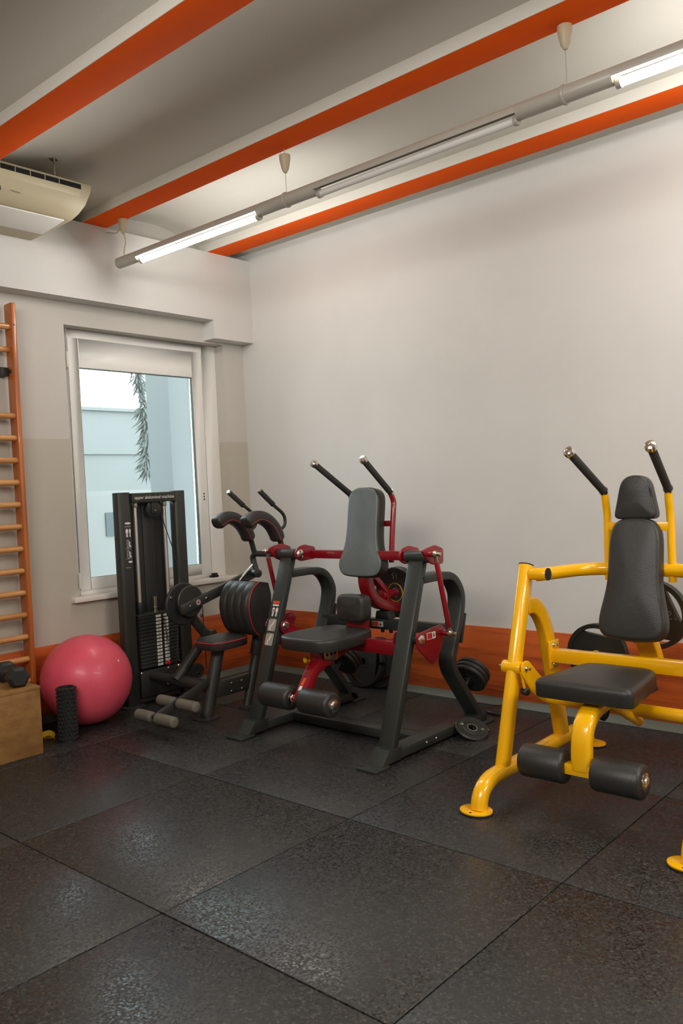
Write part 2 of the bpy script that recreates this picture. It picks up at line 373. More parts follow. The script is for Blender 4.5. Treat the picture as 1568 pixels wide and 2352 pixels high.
# floor: screed slab with 1 m rubber tiles
fl = struct('floor', MB().box(-0.3, RX, RY, 0.1, -0.12, -0.022), MT['slab'])
TX, TY = 1.6982, -1.9758
tile_mesh = {}
for i in range(-2, 7):
    for j in range(-6, 2):
        x0, x1 = max(TX + i - 1, 0.0), min(TX + i, RX)
        y1, y0 = min(TY + (j + 1) * 0.9883, 0.0), max(TY + j * 0.9883, RY)
        if x1 - x0 < 0.05 or y1 - y0 < 0.05: continue
        g = 0.0022; key = (round(x1 - x0, 3), round(y1 - y0, 3))
        if key not in tile_mesh:
            tile_mesh[key] = MB().box(g, x1 - x0 - g, g, y1 - y0 - g, -0.022, 0.0).mesh('rubber_tile', MT['rubber'], bevel=0.004)
        o = link('rubber_tile', tile_mesh[key], fl); o.location = (x0, y0, random.uniform(-0.0012, 0.0))
# skirting: vinyl cove and veneered boards
cv = [(0, 0.0), (-0.038, 0.0), (-0.034, 0.006), (-0.016, 0.03), (-0.012, 0.044), (0, 0.044)]
struct('baseboard_right', MB().prism(cv, YZ, 0.012, RX), MT['cove'], ang=50)
struct('baseboard_left', MB().prism([(-a, b) for a, b in cv], lambda u, v, w: (u, w, v), RY, -0.012), MT['cove'], ang=50)
struct('trim_1', MB().box(0.012, RX, -0.012, 0, 0.044, 0.497), MT['oak'], 0.002)
struct('trim_2', MB().box(0, 0.012, RY, 0.0, 0.044, 0.497), MT['oak2'], 0.002)

# ------------------------------------------------------------------ window
def ring(y0, y1, z0, z1, wl_, wr, wb_, wt, x0, x1):
    m = MB(); m.box(x0, x1, y0, y0 + wl_, z0, z1); m.box(x0, x1, y1 - wr, y1, z0, z1)
    m.box(x0, x1, y0 + wl_, y1 - wr, z0, z0 + wb_); m.box(x0, x1, y0 + wl_, y1 - wr, z1 - wt, z1); return m
win = struct('window_1', ring(-1.612, -0.215, 0.752, 2.634, 0.075, 0.14, 0.075, 0.065, -0.165, -0.10), MT['upvc'], 0.004)
sash = struct('window_sash', ring(-1.535, -0.365, 0.815, 2.572, 0.082, 0.098, 0.082, 0.204, -0.15, -0.094), MT['upvc'], 0.004, win)
struct('window_gasket', ring(-1.455, -0.461, 0.895, 2.37, 0.004, 0.004, 0.004, 0.006, -0.124, -0.1005), MT['gasket'], 0, win)
struct('window_pane', MB().box(-0.134, -0.126, -1.452, -0.464, 0.897, 2.367), MT['glass'], 0, win)
for z0, z1 in ((2.36, 2.47), (0.83, 0.94)):
    struct('window_hinge', MB().tube([(-0.088, -1.546, z0), (-0.088, -1.546, z1)], 0.011, 12), MT['upvc'], 0.002, win)
for z in (1.452, 1.43, 1.408):
    struct('frame_hole', MB().lathe([(0.006, 0), (0.006, 0.003)], (-0.0940, -0.405, z), (1, 0, 0), 10), MT['hole'], 0, win)
struct('window_sill', MB().box(-0.10, 0.045, -1.665, -0.195, 0.752, 0.786), MT['marble'], 0.004, win)
h = MB(); h.box(-0.06, -0.02, -0.42, -0.36, 0.786, 0.803); h.box(-0.06, -0.03, -0.40, -0.36, 0.803, 0.818)
for k in range(3): h.box(-0.0205, -0.015, -0.418, -0.362, 0.788 + k * 0.006, 0.791 + k * 0.006)
single('spare_bracket', h, MT['matte'], 'small black plastic bracket left lying on the window sill', 'bracket', (-0.04, -0.39, 0.786), 0.001)

# ------------------------------------------------------------------ outside the window
struct('exterior_ground', MB().box(-30, -0.35, -14, 20, -0.6, -0.5), MT['pave'])
bld = MB(); bld.box(-9.2, -8.8, -6, 9.0, -0.5, 3.16); bld.box(-9.2, -8.76, -6, 9.0, 2.33, 2.36)
bld.box(-8.8, -8.77, 3.4, 3.43, -0.5, 3.16); bld.box(-9.25, -8.74, -6, 9, 3.16, 3.22)
single('neighbouring_building', bld, MT['ext'], 'pale flat roofed building across the yard, seen through the window', 'building', (-9.0, 3.0, -0.5))
struct('exterior_pillar', MB().box(-1.55, -1.2, 0.141, 0.415, -0.5, 4.0), MT['ext2'])
fe = MB(); fe.box(-3.1, -3.0, -2.0, 3.2, -0.5, 1.545)
single('garden_wall', fe, MT['extw'], 'low white wall outside the window, below the pale building', 'wall', (-3.05, 0.6, -0.5))
no = MB(); no.box(-2.995, -2.985, 0.552, 0.70, 1.04, 1.30)
single('notice_board', no, MT['sign'], 'small grey notice fixed to the white wall outside', 'sign', (-2.995, 0.62, 1.04))
no2 = MB(); no2.box(-2.995, -2.985, 1.27, 1.37, 1.12, 1.345); 
single('blue_notice', no2, MT['blue'], 'narrow blue notice on the white wall outside, seen between the tower rods', 'sign', (-2.995, 1.32, 1.12))
# hanging conifer branch
tr = thing('conifer_tree', 'grey green conifer outside the window with one drooping branch in view', 'tree', (-3.4, 3.3, -0.5))
part('trunk', MB().lathe([(0.14, 0), (0.07, 5.2), (1e-4, 6.0)], (-3.4, 3.3, -0.5), (0, 0, 1), 14), MT['bark'], tr)
part('bough', MB().tube(smooth([(-3.4, 3.3, 4.3), (-3.4, 2.5, 4.35), (-3.4, 1.7, 4.0), (-3.4, 1.42, 3.6)], 5), 0.02, 8), MT['bark'], tr)
stem = [(-3.4, 1.42, 3.6), (-3.4, 1.37, 3.05), (-3.38, 1.39, 2.75), (-3.4, 1.47, 2.45), (-3.4, 1.46, 2.1), (-3.4, 1.43, 1.75)]
part('stem', MB().tube(smooth(stem, 4), 0.006, 6), MT['bark'], tr)
nd = MB(); S = smooth(stem, 10)
for k in range(900):
    t = random.random(); p = S[min(len(S) - 1, int(t * (len(S) - 1)))]
    d = Vector((random.gauss(0, .5), random.gauss(0, .5 + .35 * (t > .6)), -0.8)).normalized(); L = random.uniform(.06, .19) * (1.3 - 0.5 * abs(t - 0.7)) * (0.45 if 0.36 < t < 0.52 else 1)
    w = d.cross(Vector((1, 0, 0.2))).normalized() * 0.012; q = p + Vector((0, random.gauss(0, 0.02), 0))
    nd.add([q - w * 0.4, q + d * L * 0.5 - w, q + d * L, q + d * L * 0.5 + w], [(0, 1, 2, 3)])
o = part('needles', nd, MT['needle'], tr); o['kind'] = 'stuff'
tw = MB()
for pth in ([(-6, 0.2, 2.45), (-6, 0.75, 2.75), (-6, 1.15, 2.82), (-6, 1.3, 2.95)], [(-6, 0.45, 2.6), (-6, 0.5, 3.3), (-6, 0.4, 3.7)], [(-6, 3.2, 2.75), (-6, 3.6, 3.05), (-6, 3.9, 3.45)], [(-6, 0.3, -0.5), (-6.05, 0.25, 1.2), (-6, 0.2, 2.45)]):
    tw.tube(smooth(pth, 4), 0.011, 6)
single('bare_shrub', tw, MT['bark'], 'thin bare twigs of a leafless shrub beyond the white wall', 'shrub', (-6, 0.3, -0.5))

# ------------------------------------------------------------------ suspended lamp
LY, LZ, LR = -1.34, 3.028, 0.036
lp = thing('suspended_lamp', 'long grey tubular ceiling lamp hung on thin cords under orange beam', 'lamp', (2.6, LY, LZ))
# the open mouth of each segment faces down and slightly outwards
def arc(r, a0, a1, n): return [(r * math.cos(a0 + (a1 - a0) * k / n), r * math.sin(a0 + (a1 - a0) * k / n)) for k in range(n + 1)]
SEG = [(0.54, 1.64), (2.135, 3.283), (3.765, 4.88)]
closed_runs = [(0.285, 0.515), (1.665, 2.11), (3.308, 3.74), (4.905, 5.3)]
for a, b in closed_runs:
    part('housing_tube', MB().lathe([(LR, a - 2.6), (LR, b - 2.6)], (2.6, LY, LZ), (1, 0, 0), 28), MT['lamp'], lp, 0.002)
OPEN = math.radians(-72); HALF = math.radians(89)
for k, (a, b) in enumerate(SEG):
    a0, a1 = OPEN + HALF, OPEN + 2 * PI - HALF
    sec = arc(LR, a0, a1, 22) + arc(LR - 0.003, a1, a0, 22)
    m = MB(); m.prism(sec, lambda u, v, w: (w, LY + u, LZ + v), a - 0.026, b + 0.026); part('trough', m, MT['lamp'], lp, ang=40)
    tc_ = (LY + 0.030 * math.cos(OPEN), LZ + 0.030 * math.sin(OPEN))
    part('fluorescent_tube', MB().lathe([(0.0175, a - 2.6), (0.0175, b - 2.6)], (2.6, tc_[0], tc_[1]), (1, 0, 0), 16), (MT['tube_aged'], MT['tube_off'], MT['tube_on'])[k], lp,
         label=('unlit glass tube' if k == 1 else 'lit glass tube'))
    for e, s in ((a, -1), (b, 1)):
        part('tube_socket', MB().lathe([(0.0225, 0), (0.0225, 0.022)], (e, tc_[0], tc_[1]), (s, 0, 0), 14), MT['lamp'], lp, 0.002)
for x in (1.886, 3.525):
    part('clamp_ring', MB().lathe([(LR + 0.003, -0.008), (LR + 0.006, -0.004), (LR + 0.006, 0.004), (LR + 0.003, 0.008)], (x, LY, LZ), (1, 0, 0), 28), MT['lamp'], lp)
CUPS = [0.353, 1.887, 3.537]
for k, x in enumerate(CUPS):
    cp = MB(); cp.lathe([(0.031, 0.0), (0.031, -0.02), (0.02, -0.075), (0.009, -0.095), (1e-4, -0.097)], (x, LY, ZB - (0.0 if k != 1 else 0.035)), (0, 0, 1), 20)
    part('ceiling_cup', cp, MT['acp'], lp)
    if k == 0:
        w = smooth([(x, LY, ZB - 0.09), (x + 0.006, LY + 0.008, 3.16), (x - 0.004, LY, 3.1), (x - 0.002, LY, LZ + LR)], 5)
        part('supply_cord', MB().tube(w, 0.0035, 8), MT['cord'], lp)
        part('supply_cord', MB().tube(smooth([(x, LY, ZB - 0.085), (x - 0.05, LY + 0.01, ZB - 0.05), (x - 0.07, LY - 0.01, ZB - 0.075), (0.131, LY + 0.02, ZB - 0.03)], 6), 0.003, 8), MT['cord'], lp)
    else:
        part('suspension_wire', MB().tube([(x, LY, ZB - 0.0), (x, LY, LZ + LR)], 0.0016 if k == 1 else 0.002, 6), MT['wire'], lp)

# ------------------------------------------------------------------ air conditioner
ac = thing('air_conditioner', 'cream ceiling mounted air conditioner hanging in the corner by the window wall', 'air conditioner', (0.4, -2.5, 3.12))
pf = [(0.131, 3.11), (0.34, 3.112), (0.575, 3.135), (0.612, 3.165), (0.64, 3.22), (0.655, 3.30), (0.655, 3.345), (0.62, 3.36), (0.131, 3.36)]
# stations along the unit: the end cap curves in
body = MB(); st = [(-3.25, 0.0), (-1.93, 0.0), (-1.86, 0.0), (-1.80, 0.0)]
yl = lambda z, yb: yb
def ac_y(z): # right end follows a curve: shorter at the bottom
    t = max(0, min(1, (z - 3.11) / 0.25)); return -1.885 + 0.125 * math.sin(t * PI / 2) ** 0.8
n = len(pf); vs = [(x, -3.25, z) for x, z in pf] + [(x, -1.95, z) for x, z in pf] + [(x, ac_y(z), z) for x, z in pf]
pf_d = pf
fs = [list(range(n))[::-1], list(range(2 * n, 3 * n))] + [(r * n + i, r * n + (i + 1) % n, (r + 1) * n + (i + 1) % n, (r + 1) * n + i) for r in range(2) for i in range(n)]
body.add(vs, fs); part('body', body, MT['acp'], ac, 0.006, ang=25, bang=30)
part('air_slot', MB().box(0.64, 0.6575, -3.2, -1.835, 3.304, 3.332), MT['hole'], ac)
for k in range(14):
    part('slot_vane', MB().box(0.645, 0.6585, -3.15 + k * 0.09, -3.146 + k * 0.09, 3.304, 3.332), MT['acp'], ac)
def flap(z0, z1, y1):
    x = lambda z: 0.612 + (z - 3.165) * (0.043 / 0.135) if z < 3.30 else 0.655
    m = MB(); m.prism([(x(z0) - 0.002, z0), (x(z0) + 0.005, z0), (x(z1) + 0.005, z1), (x(z1) - 0.002, z1)], XZ, -3.2, y1); return m
part('louver_flap', flap(3.262, 3.3015, -1.84), MT['acp'], ac, 0.001); part('louver_flap', flap(3.222, 3.260, -1.848), MT['acp'], ac, 0.001)
gr = flap(3.2165, 3.2205, -1.85); part('louver_gap', gr, MT['hole'], ac)
part('display_window', MB().box(0.615, 0.637, -2.7, -2.33, 3.19, 3.212), MT['hole'], ac)
part('bottom_panel', MB().prism([(0.30, 3.105), (0.56, 3.127), (0.56, 3.1335), (0.30, 3.1115)], XZ, -3.15, -1.9), MT['upvc'], ac, 0.002)
part('nameplate', MB().tube([(0.6335 + 0.25 * 0.004 * math.sin(i * 1.9), -2.27 + i * 0.0045, 3.2 + 0.004 * math.sin(i * 1.9)) for i in range(14)], 0.0012, 5), MT['gasket'], ac)
for y in (-1.97, -2.9):
    r = MB(); r.tube([(0.6, y, 3.35), (0.6, y, 3.47)], 0.006, 10); r.lathe([(0.022, 0), (0.022, 0.006)], (0.6, y, 3.458), (0, 0, 1), 12); r.lathe([(0.011, 0), (0.011, 0.012)], (0.6, y, 3.375), (0, 0, 1), 6); r.lathe([(0.011, 0), (0.011, 0.012)], (0.6, y, 3.435), (0, 0, 1), 6)
    part('hanger_rod', r, MT['steel'], ac)

# ------------------------------------------------------------------ wall bars
wbars = thing('wall_bars', 'varnished wooden wall bars with round rungs fixed to the window wall', 'wall bars', (0.085, -2.6, 0))
for y in (-2.03, -2.95):
    part('upright', MB().box(0.035, 0.13, y - 0.016, y + 0.016, 0.0, 2.7), MT['pine'], wbars, 0.008, seg=3)
for k in range(18):
    z = 0.455 + (k - 1) * 0.1397
    if k in (13, 14, 17): continue
    x = 0.098 if k != 15 else 0.072
    part('rung', MB().lathe([(0.019, -2.95), (0.019, -2.05), (0.016, -2.043)], (x, 0, z), (0, 1, 0), 16), MT['rung'], wbars)
bk = MB(); bk.box(0.0, 0.06, -2.10, -2.046, 2.245, 2.30); bk.box(0.04, 0.09, -2.052, -2.046, 2.262, 2.284)
part('wall_bracket', bk, MT['panel'], wbars, 0.002)
wr = MB(); bolt(wr, (0.13, -2.03, 2.56), (1, 0, 0), 0.005, 0.003); part('screw', wr, MT['panel'], wbars)

# ------------------------------------------------------------------ plywood box, dumbbell, ball, roller, strap
bx = thing('plywood_box', 'light brown plywood jump box in front of the wall bars', 'box', (0.4, -2.6, 0))
part('front_panel', MB().box(0.602, 0.62, -3.0, -2.258, 0.0, 0.372), MT['ply'], bx, 0.002)
part('side_panel', MB().box(0.16, 0.602, -2.276, -2.258, 0.0, 0.372), MT['ply'], bx, 0.002)
part('side_panel', MB().box(0.16, 0.602, -3.0, -2.982, 0.0, 0.372), MT['ply'], bx, 0.002)
part('rear_panel', MB().box(0.16, 0.178, -2.98, -2.278, 0.0, 0.372), MT['ply'], bx, 0.002)
part('top_panel', MB().box(0.158, 0.622, -3.002, -2.256, 0.372, 0.391), MT['ply'], bx, 0.002)
db = thing('hex_dumbbell', 'black hexagonal dumbbell lying on the plywood box', 'dumbbell', (0.425, -2.325, 0.391))
ax = Vector((1, -0.18, 0)).normalized(); cz = 0.391 + 0.056
def hexhead(c, s):
    hx = MB(); prof_ = [(0.05, 0), (0.0645, 0.012), (0.0645, 0.07), (0.047, 0.088)]
    a = ax * s; u = a.cross(Vector((0, 0, 1))).normalized(); w = Vector((0, 0, 1)); vs = []; fs = []
    for r, hgt in prof_:
        vs += [Vector(c) + a * hgt + (u * math.cos(PI / 3 * i) + w * math.sin(PI / 3 * i)) * r for i in range(6)]
    for j in range(3): fs += [(j * 6 + i, j * 6 + (i + 1) % 6, (j + 1) * 6 + (i + 1) % 6, (j + 1) * 6 + i) for i in range(6)]
    fs += [list(range(6))[::-1], list(range(18, 24))]; return hx.add(vs, fs)
cc = Vector((0.425, -2.325, cz))
part('head', hexhead(cc + ax * 0.065, 1), MT['rubberblk'], db, 0.004, ang=20); part('head', hexhead(cc - ax * 0.065, -1), MT['rubberblk'], db, 0.004, ang=20)
part('handle', MB().lathe([(0.014, -0.075), (0.017, -0.03), (0.0185, 0), (0.017, 0.03), (0.014, 0.075)], cc, ax, 16), MT['chrome'], db)
bl = thing('exercise_ball', 'large pink exercise ball on the floor beside the weight tower', 'ball', (0.285, -1.757, 0))
BR = 0.286
sp = MB(); npt = 44
sp.lathe([(max(1e-5, (BR + (0.0009 if j % 2 else 0)) * math.sin(PI * j / 90)), -(BR) * math.cos(PI * j / 90)) for j in range(91)], (0.285, -1.757, BR), (0.55, 0.83, 0.12), 64)
part('shell', sp, MT['ball'], bl, ang=80)
vd = Vector((0.78, 0.28, 0.42)).normalized()
part('valve_plug', MB().lathe([(0.006, 0), (0.006, 0.002), (1e-4, 0.003)], Vector((0.285, -1.757, BR)) + vd * (BR - 0.0005), vd, 12), MT['white'], bl)
fr = thing('foam_roller', 'black knobbly foam roller standing upright before the pink ball', 'foam roller', (0.520, -2.040, 0))
rm = MB(); rm.lathe([(0.044, 0.0), (0.053, 0.0), (0.053, 0.325), (0.044, 0.325), (0.044, 0.0)], (0.520, -2.040, 0), (0, 0, 1), 32); part('sleeve', rm, MT['rubberblk'], fr)
part('core_lining', MB().lathe([(0.040, 0.001), (0.0445, 0.001), (0.0445, 0.322), (0.040, 0.322), (0.040, 0.001)], (0.520, -2.040, 0), (0, 0, 1), 32), MT['matte'], fr)
kb = MB()
for j in range(13):
    for i in range(15):
        a = 2 * PI * (i + 0.5 * (j % 2)) / 15; z = 0.012 + j * 0.0245; d = Vector((math.cos(a), math.sin(a), 0)); t = Vector((-d.y, d.x, 0)); c = Vector((0.520, -2.040, z + 0.009)) + d * 0.0525; u_ = Vector((0, 0, 1))
        kb.add([c - t * .010 - u_ * .009, c + t * .010 - u_ * .009, c + t * .010 + u_ * .009, c - t * .010 + u_ * .009, c + d * .008 - t * .005 - u_ * .005, c + d * .008 + t * .005 - u_ * .005, c + d * .008 + t * .005 + u_ * .005, c + d * .008 - t * .005 + u_ * .005],
               [(0, 1, 5, 4), (1, 2, 6, 5), (2, 3, 7, 6), (3, 0, 4, 7), (4, 5, 6, 7)])
o = part('knob_pattern', kb, MT['rubberblk'], fr, ang=20); o['kind'] = 'stuff'
sb = MB(); sb.sweep(smooth([(0.30, -2.20, 0.012), (0.37, -2.14, 0.03), (0.40, -2.095, 0.04), (0.41, -2.07, 0.006), (0.36, -2.09, 0.003), (0.28, -2.16, 0.003)], 5), [(-0.016, -0.0015), (0.016, -0.0015), (0.016, 0.0015), (-0.016, 0.0015)], (-0.4, 0.1, 0.9))
single('webbing_strap', sb, MT['strap'], 'yellow webbing strap end poking out behind the plywood box', 'strap', (0.34, -2.13, 0))

# ------------------------------------------------------------------ weight plates
def disc_plate(name, label, c, axis, r, th, hole, group=None, n=40, bands=True, m=None):
    """round rubber plate: raised rim and hub, steel lined bore. c is the centre of the face on the -axis side"""
    o = thing(name, label, 'weight plate', c, group)
    b = MB(); q = th
    prof = [(hole, 0), (hole + 0.022, 0), (hole + 0.026, 0.003), (r - 0.03, 0.003), (r - 0.022, 0.0), (r - 0.006, 0.0), (r, 0.006), (r, q - 0.006), (r - 0.006, q), (r - 0.022, q), (r - 0.03, q - 0.003), (hole + 0.026, q - 0.003), (hole + 0.022, q), (hole, q), (hole, 0)]
    b.lathe(prof, c, axis, n); part('disc', b, m or MT['iron'], o, ang=30)
    s = MB(); s.lathe([(hole, -0.0006), (hole + 0.004, -0.0006), (hole + 0.004, q + 0.0006), (hole, q + 0.0006), (hole, -0.0006)], c, axis, 24); part('bore_ring', s, MT['steel'], o)
    return o
def grip_plate(name, label, c, axis, upv, r, th, hole, rot=0.0, group=None):
    """plate with three long hand slots; built as a disc with openings, in its own plane"""
    a = Vector(axis).normalized(); u = Vector(upv).normalized(); w = a.cross(u); o = thing(name, label, 'weight plate', c, group)
    def P(x, y, h): return Vector(c) + w * x + u * y + a * h
    b = MB(); n = 60
    outer = [(r * math.cos(2 * PI * i / n), r * math.sin(2 * PI * i / n)) for i in range(n)]
    # rim ring, three webs and hub leave slots shaped like segments
    ri = r * 0.86
    def ringpoly(r0, r1, z0, z1, a0=0, a1=2 * PI, cnt=n):
        vs = []; fs = []
        for i in range(cnt + 1):
            t = a0 + (a1 - a0) * i / cnt
            for rr, hh in ((r0, z0), (r1, z0), (r1, z1), (r0, z1)): vs.append(P(rr * math.cos(t), rr * math.sin(t), hh))
        for i in range(cnt): fs += [(4 * i + k, 4 * i + (k + 1) % 4, 4 * i + 4 + (k + 1) % 4, 4 * i + 4 + k) for k in range(4)]
        fs += [(3, 2, 1, 0), tuple(4 * cnt + k for k in range(4))]
        b.add(vs, fs)
    ringpoly(ri, r, 0, th)
    hub = r * 0.50; d = r * 0.60
    body = []
    for k in range(3):       # triangular body whose flat sides bound the slots
        t = rot + k * 2 * PI / 3; half = math.acos(d / ri) 
        for s in (-1, 1): 
            tt = t + s * half * 0.93; body.append((ri * 1.02 * math.cos(tt), ri * 1.02 * math.sin(tt)))
    poly = body; m_ = len(poly)
    hol = [(hole * math.cos(2 * PI * i / 24), hole * math.sin(2 * PI * i / 24)) for i in range(24)]
    # body with bore: connect outline to hole by nearest angle fan
    out = []
    for i in range(m_):
        p, q = Vector(poly[i]), Vector(poly[(i + 1) % m_])
        cnt = 8
        for k in range(cnt):
            v = p + (q - p) * k / cnt
            if i % 2 == 1: v = v.normalized() * ri * 1.02
            out.append(v)
    out.sort(key=lambda v: math.atan2(v.y, v.x)); N = len(out); z0, z1 = 0.006, th - 0.006
    vs = []; fs = []
    for v in out:
        h = v.normalized() * hole
        vs += [P(h.x, h.y, z0), P(v.x, v.y, z0), P(v.x, v.y, z1), P(h.x, h.y, z1)]
    for i in range(N): fs += [(4 * i + k, 4 * i + (k + 1) % 4, (4 * i + 4) % (4 * N) + (k + 1) % 4, (4 * i + 4) % (4 * N) + k) for k in range(4)]
    b.add(vs, fs); part('disc', b, MT['iron'], o, ang=35)
    s = MB(); s.lathe([(hole, 0.002), (hole + 0.016, 0.002), (hole + 0.016, th - 0.002), (hole, th - 0.002), (hole, 0.002)], c, a, 24); part('bore_ring', s, MT['rubberblk'], o)
    return o

# ------------------------------------------------------------------ red and black crunch machine
RC = 1.878
rmn = thing('red_crunch_machine', 'black framed plate loaded crunch machine with dark red moving arms', 'gym machine', (RC, -0.95, 0))
S45 = rrect(0.100, 0.046, 0.008, 2)
for s in (-1, 1):
    X = RC + s * 0.503
    part('upright', MB().sweep(at_x(X, [(-1.297, 0.062), (-0.957, 1.022)]), S45, (1, 0, 0)), MT['black'], rmn, 0.003)
    f = MB(); f.prism([(-1.425, 0.012), (-1.405, 0.014), (-1.345, 0.080), (-1.245, 0.080), (-1.245, 0.012)], YZ, X - 0.051, X + 0.051); part('foot_shoe', f, MT['black'], rmn, 0.003)
    pd = MB(); pd.prism(rpoly([(X - 0.072, -1.485), (X + 0.072, -1.485), (X + 0.072, -1.36), (X - 0.072, -1.36)], 0.025), XY, 0.0, 0.013)
    pp = part('foot_pad', pd, MT['black'], rmn, 0.003)
    for dx in (-0.05, 0.05): part('pad_hole', MB().lathe([(0.007, 0), (0.007, 0.0008)], (X + dx, -1.455, 0.013), (0, 0, 1), 10), MT['hole'], pp)
    part('base_rail', MB().box(X - 0.05, X + 0.05, -1.246, -0.40, 0.014, 0.065), MT['black'], rmn, 0.005)
    if s > 0:
        for y in (-1.02, -0.93): part('rail_bolt', bolt(MB(), (X + 0.05, y, 0.04), (1, 0, 0), 0.008, 0.006), MT['steel'], rmn)
    pd = MB(); pd.prism(rpoly([(X - 0.072, -0.46), (X + 0.072, -0.46), (X + 0.072, -0.335), (X - 0.072, -0.335)], 0.02), XY, 0.0, 0.014); part('foot_pad', pd, MT['black'], rmn, 0.003)
    arch = smooth(at_x(X, [(-0.985, 0.920), (-0.87, 0.9205), (-0.78, 0.919), (-0.715, 0.912), (-0.662, 0.888), (-0.622, 0.845), (-0.598, 0.79), (-0.601, 0.735), (-0.622, 0.66), (-0.66, 0.57), (-0.702, 0.48), (-0.716, 0.43), (-0.700, 0.365), (-0.64, 0.285), (-0.42, 0.012)]), 4)
    part('arched_leg', MB().sweep(arch, S45, (1, 0, 0)), MT['black'], rmn, 0.003)
    sp_ = MB(); sp_.sweep(at_x(X, [(-0.572, 0.680), (-0.628, 0.515)]), [(-0.046, -0.008), (0.046, -0.008), (0.046, 0.008), (-0.046, 0.008)], (1, 0, 0)); part('splice_plate', sp_, MT['black'], rmn, 0.003)
    dv = Vector((0, 0.92, 0.39))
    for t in (0.15, 0.85):
        for dx in (-0.03, 0.03): part('splice_bolt', bolt(MB(), Vector((X + dx, -0.572, 0.665)).lerp(Vector((X + dx, -0.622, 0.53)), t) + dv * 0.006, dv, 0.009, 0.012), MT['rubberblk'], rmn)
    part('pivot_tube', MB().lathe([(0.033, -0.075), (0.033, 0.075)], (X, -0.957, 1.043), (1, 0, 0), 24), MT['black'], rmn, 0.003)
    # moving red brackets, pins and drag links
    for xo, poly, nm in ((0.405, [(-0.998, 1.025), (-0.995, 1.062), (-0.955, 1.092), (-0.91, 1.100), (-0.815, 1.078), (-0.815, 1.004), (-0.95, 0.998)], 'pivot_bracket'),
                         (0.592, [(-1.045, 1.083), (-0.985, 1.098), (-0.92, 1.106), (-0.845, 1.080), (-0.850, 0.998), (-0.94, 0.998), (-0.99, 1.02)], 'lever_plate')):
        xx = RC + s * xo
        part(nm, MB().prism(rpoly(poly, 0.018, 4), YZ, xx - 0.006, xx + 0.006), MT['red'], rmn, 0.002)
    hb = MB(); hb.lathe([(0.030, 0), (0.030, 0.006), (0.022, 0.012), (1e-4, 0.013)], (RC + s * 0.399, -0.957, 1.043), (-s, 0, 0), 20); part('pivot_cap', hb, MT['chrome'], rmn)
    tp, bt = Vector((RC + s * 0.650, -1.0, 1.062)), Vector((RC + s * 0.652, -0.895, 0.622))
    part('drag_link', MB().tube([tp + (bt - tp) * 0.09, bt + (tp - bt) * 0.08], 0.0145, 16), MT['red'], rmn, 0.003)
    for e, o_ in ((tp, bt), (bt, tp)):
        d = (o_ - e).normalized(); q = MB(); q.lathe([(0.0, -0.012), (0.014, -0.011), (0.020, -0.004), (0.020, 0.004), (0.014, 0.011), (0.0, 0.012)], e, (1, 0, 0), 16)
        q.tube([e + d * 0.015, e + d * 0.045], 0.010, 10); q.lathe([(0.011, -0.02), (0.011, 0.034), (0.007, 0.036)], e, (s, 0, 0), 10)
        part('rod_end', q, MT['steel'], rmn)
        st_ = MB(); st_.lathe([(0.015, 0), (0.015, 0.05)], e - Vector((s * 0.058, 0, 0)), (s, 0, 0), 16); part('link_stub', st_, MT['red'], rmn, 0.002)
    # lower rocker on the upright
    x1 = RC + s * (0.592 if s > 0 else 0.566)
    tri = rpoly([(-1.122 if s > 0 else -1.108, 0.575), (-1.122 if s > 0 else -1.108, 0.648), (-0.890, 0.668), (-0.850, 0.625), (-0.945, 0.478), (-0.995, 0.462)], 0.022, 4)
    rk = part('rocker_plate', MB().prism(tri, YZ, x1 - 0.005, x1 + 0.005), MT['red'], rmn, 0.002)
    if s > 0:
        part('warning_sticker', MB().box(x1 + 0.005, x1 + 0.0062, -1.035, -0.955, 0.603, 0.640), MT['white'], rk)
        part('warning_sticker', MB().box(x1 + 0.0062, x1 + 0.0070, -1.032, -0.988, 0.606, 0.637), MT['redprint'], rk)
        ar = MB(); ar.add([(x1 + 0.0068, -0.972, 0.610), (x1 + 0.0068, -0.964, 0.621), (x1 + 0.0068, -0.980, 0.621)], [(0, 1, 2)]); ar.box(x1 + 0.0062, x1 + 0.0068, -0.9745, -0.9695, 0.619, 0.634); part('sticker_arrow', ar, MT['hole'], rk)
    x2 = RC + s * 0.432
    part('rocker_plate', MB().prism(rpoly([(-1.118, 0.585), (-1.115, 0.640), (-1.065, 0.648), (-0.985, 0.590), (-0.95, 0.570), (-0.95, 0.492), (-1.00, 0.488)], 0.018, 4), YZ, x2 - 0.005, x2 + 0.005), MT['red'], rmn, 0.002)
    for xa, xb in ((RC + s * 0.437, RC + s * 0.453), (RC + s * 0.553, x1 - s * 0.005)):
        part('rocker_hub', MB().lathe([(0.026, min(xa, xb)), (0.026, max(xa, xb))], (0, -1.085, 0.612), (1, 0, 0), 20), MT['rubberblk'], rmn, 0.002)
    for xx, d in ((x1 + s * 0.005, s), (x2 - s * 0.005, -s)):
        hb = MB(); hb.lathe([(0.027, 0), (0.027, 0.005), (0.020, 0.010), (1e-4, 0.011)], (xx, -1.085, 0.612), (d, 0, 0), 18); part('hub_cap', hb, MT['chrome'], rmn)
part('cross_rail', MB().box(RC - 0.453, RC + 0.453, -1.03, -0.93, 0.014, 0.064), MT['black'], rmn, 0.004)
part('rear_crossbar', MB().box(RC - 0.505, RC + 0.505, -0.672, -0.622, 0.558, 0.622), MT['black'], rmn, 0.005)
cx_ = MB(); cx_.box(1.80, 1.885, -0.6735, -0.672, 0.575, 0.607); stk = part('warning_sticker', cx_, MT['white'], rmn)
part('warning_field', MB().box(1.803, 1.850, -0.6745, -0.6735, 0.578, 0.604), MT['orprint'], stk)
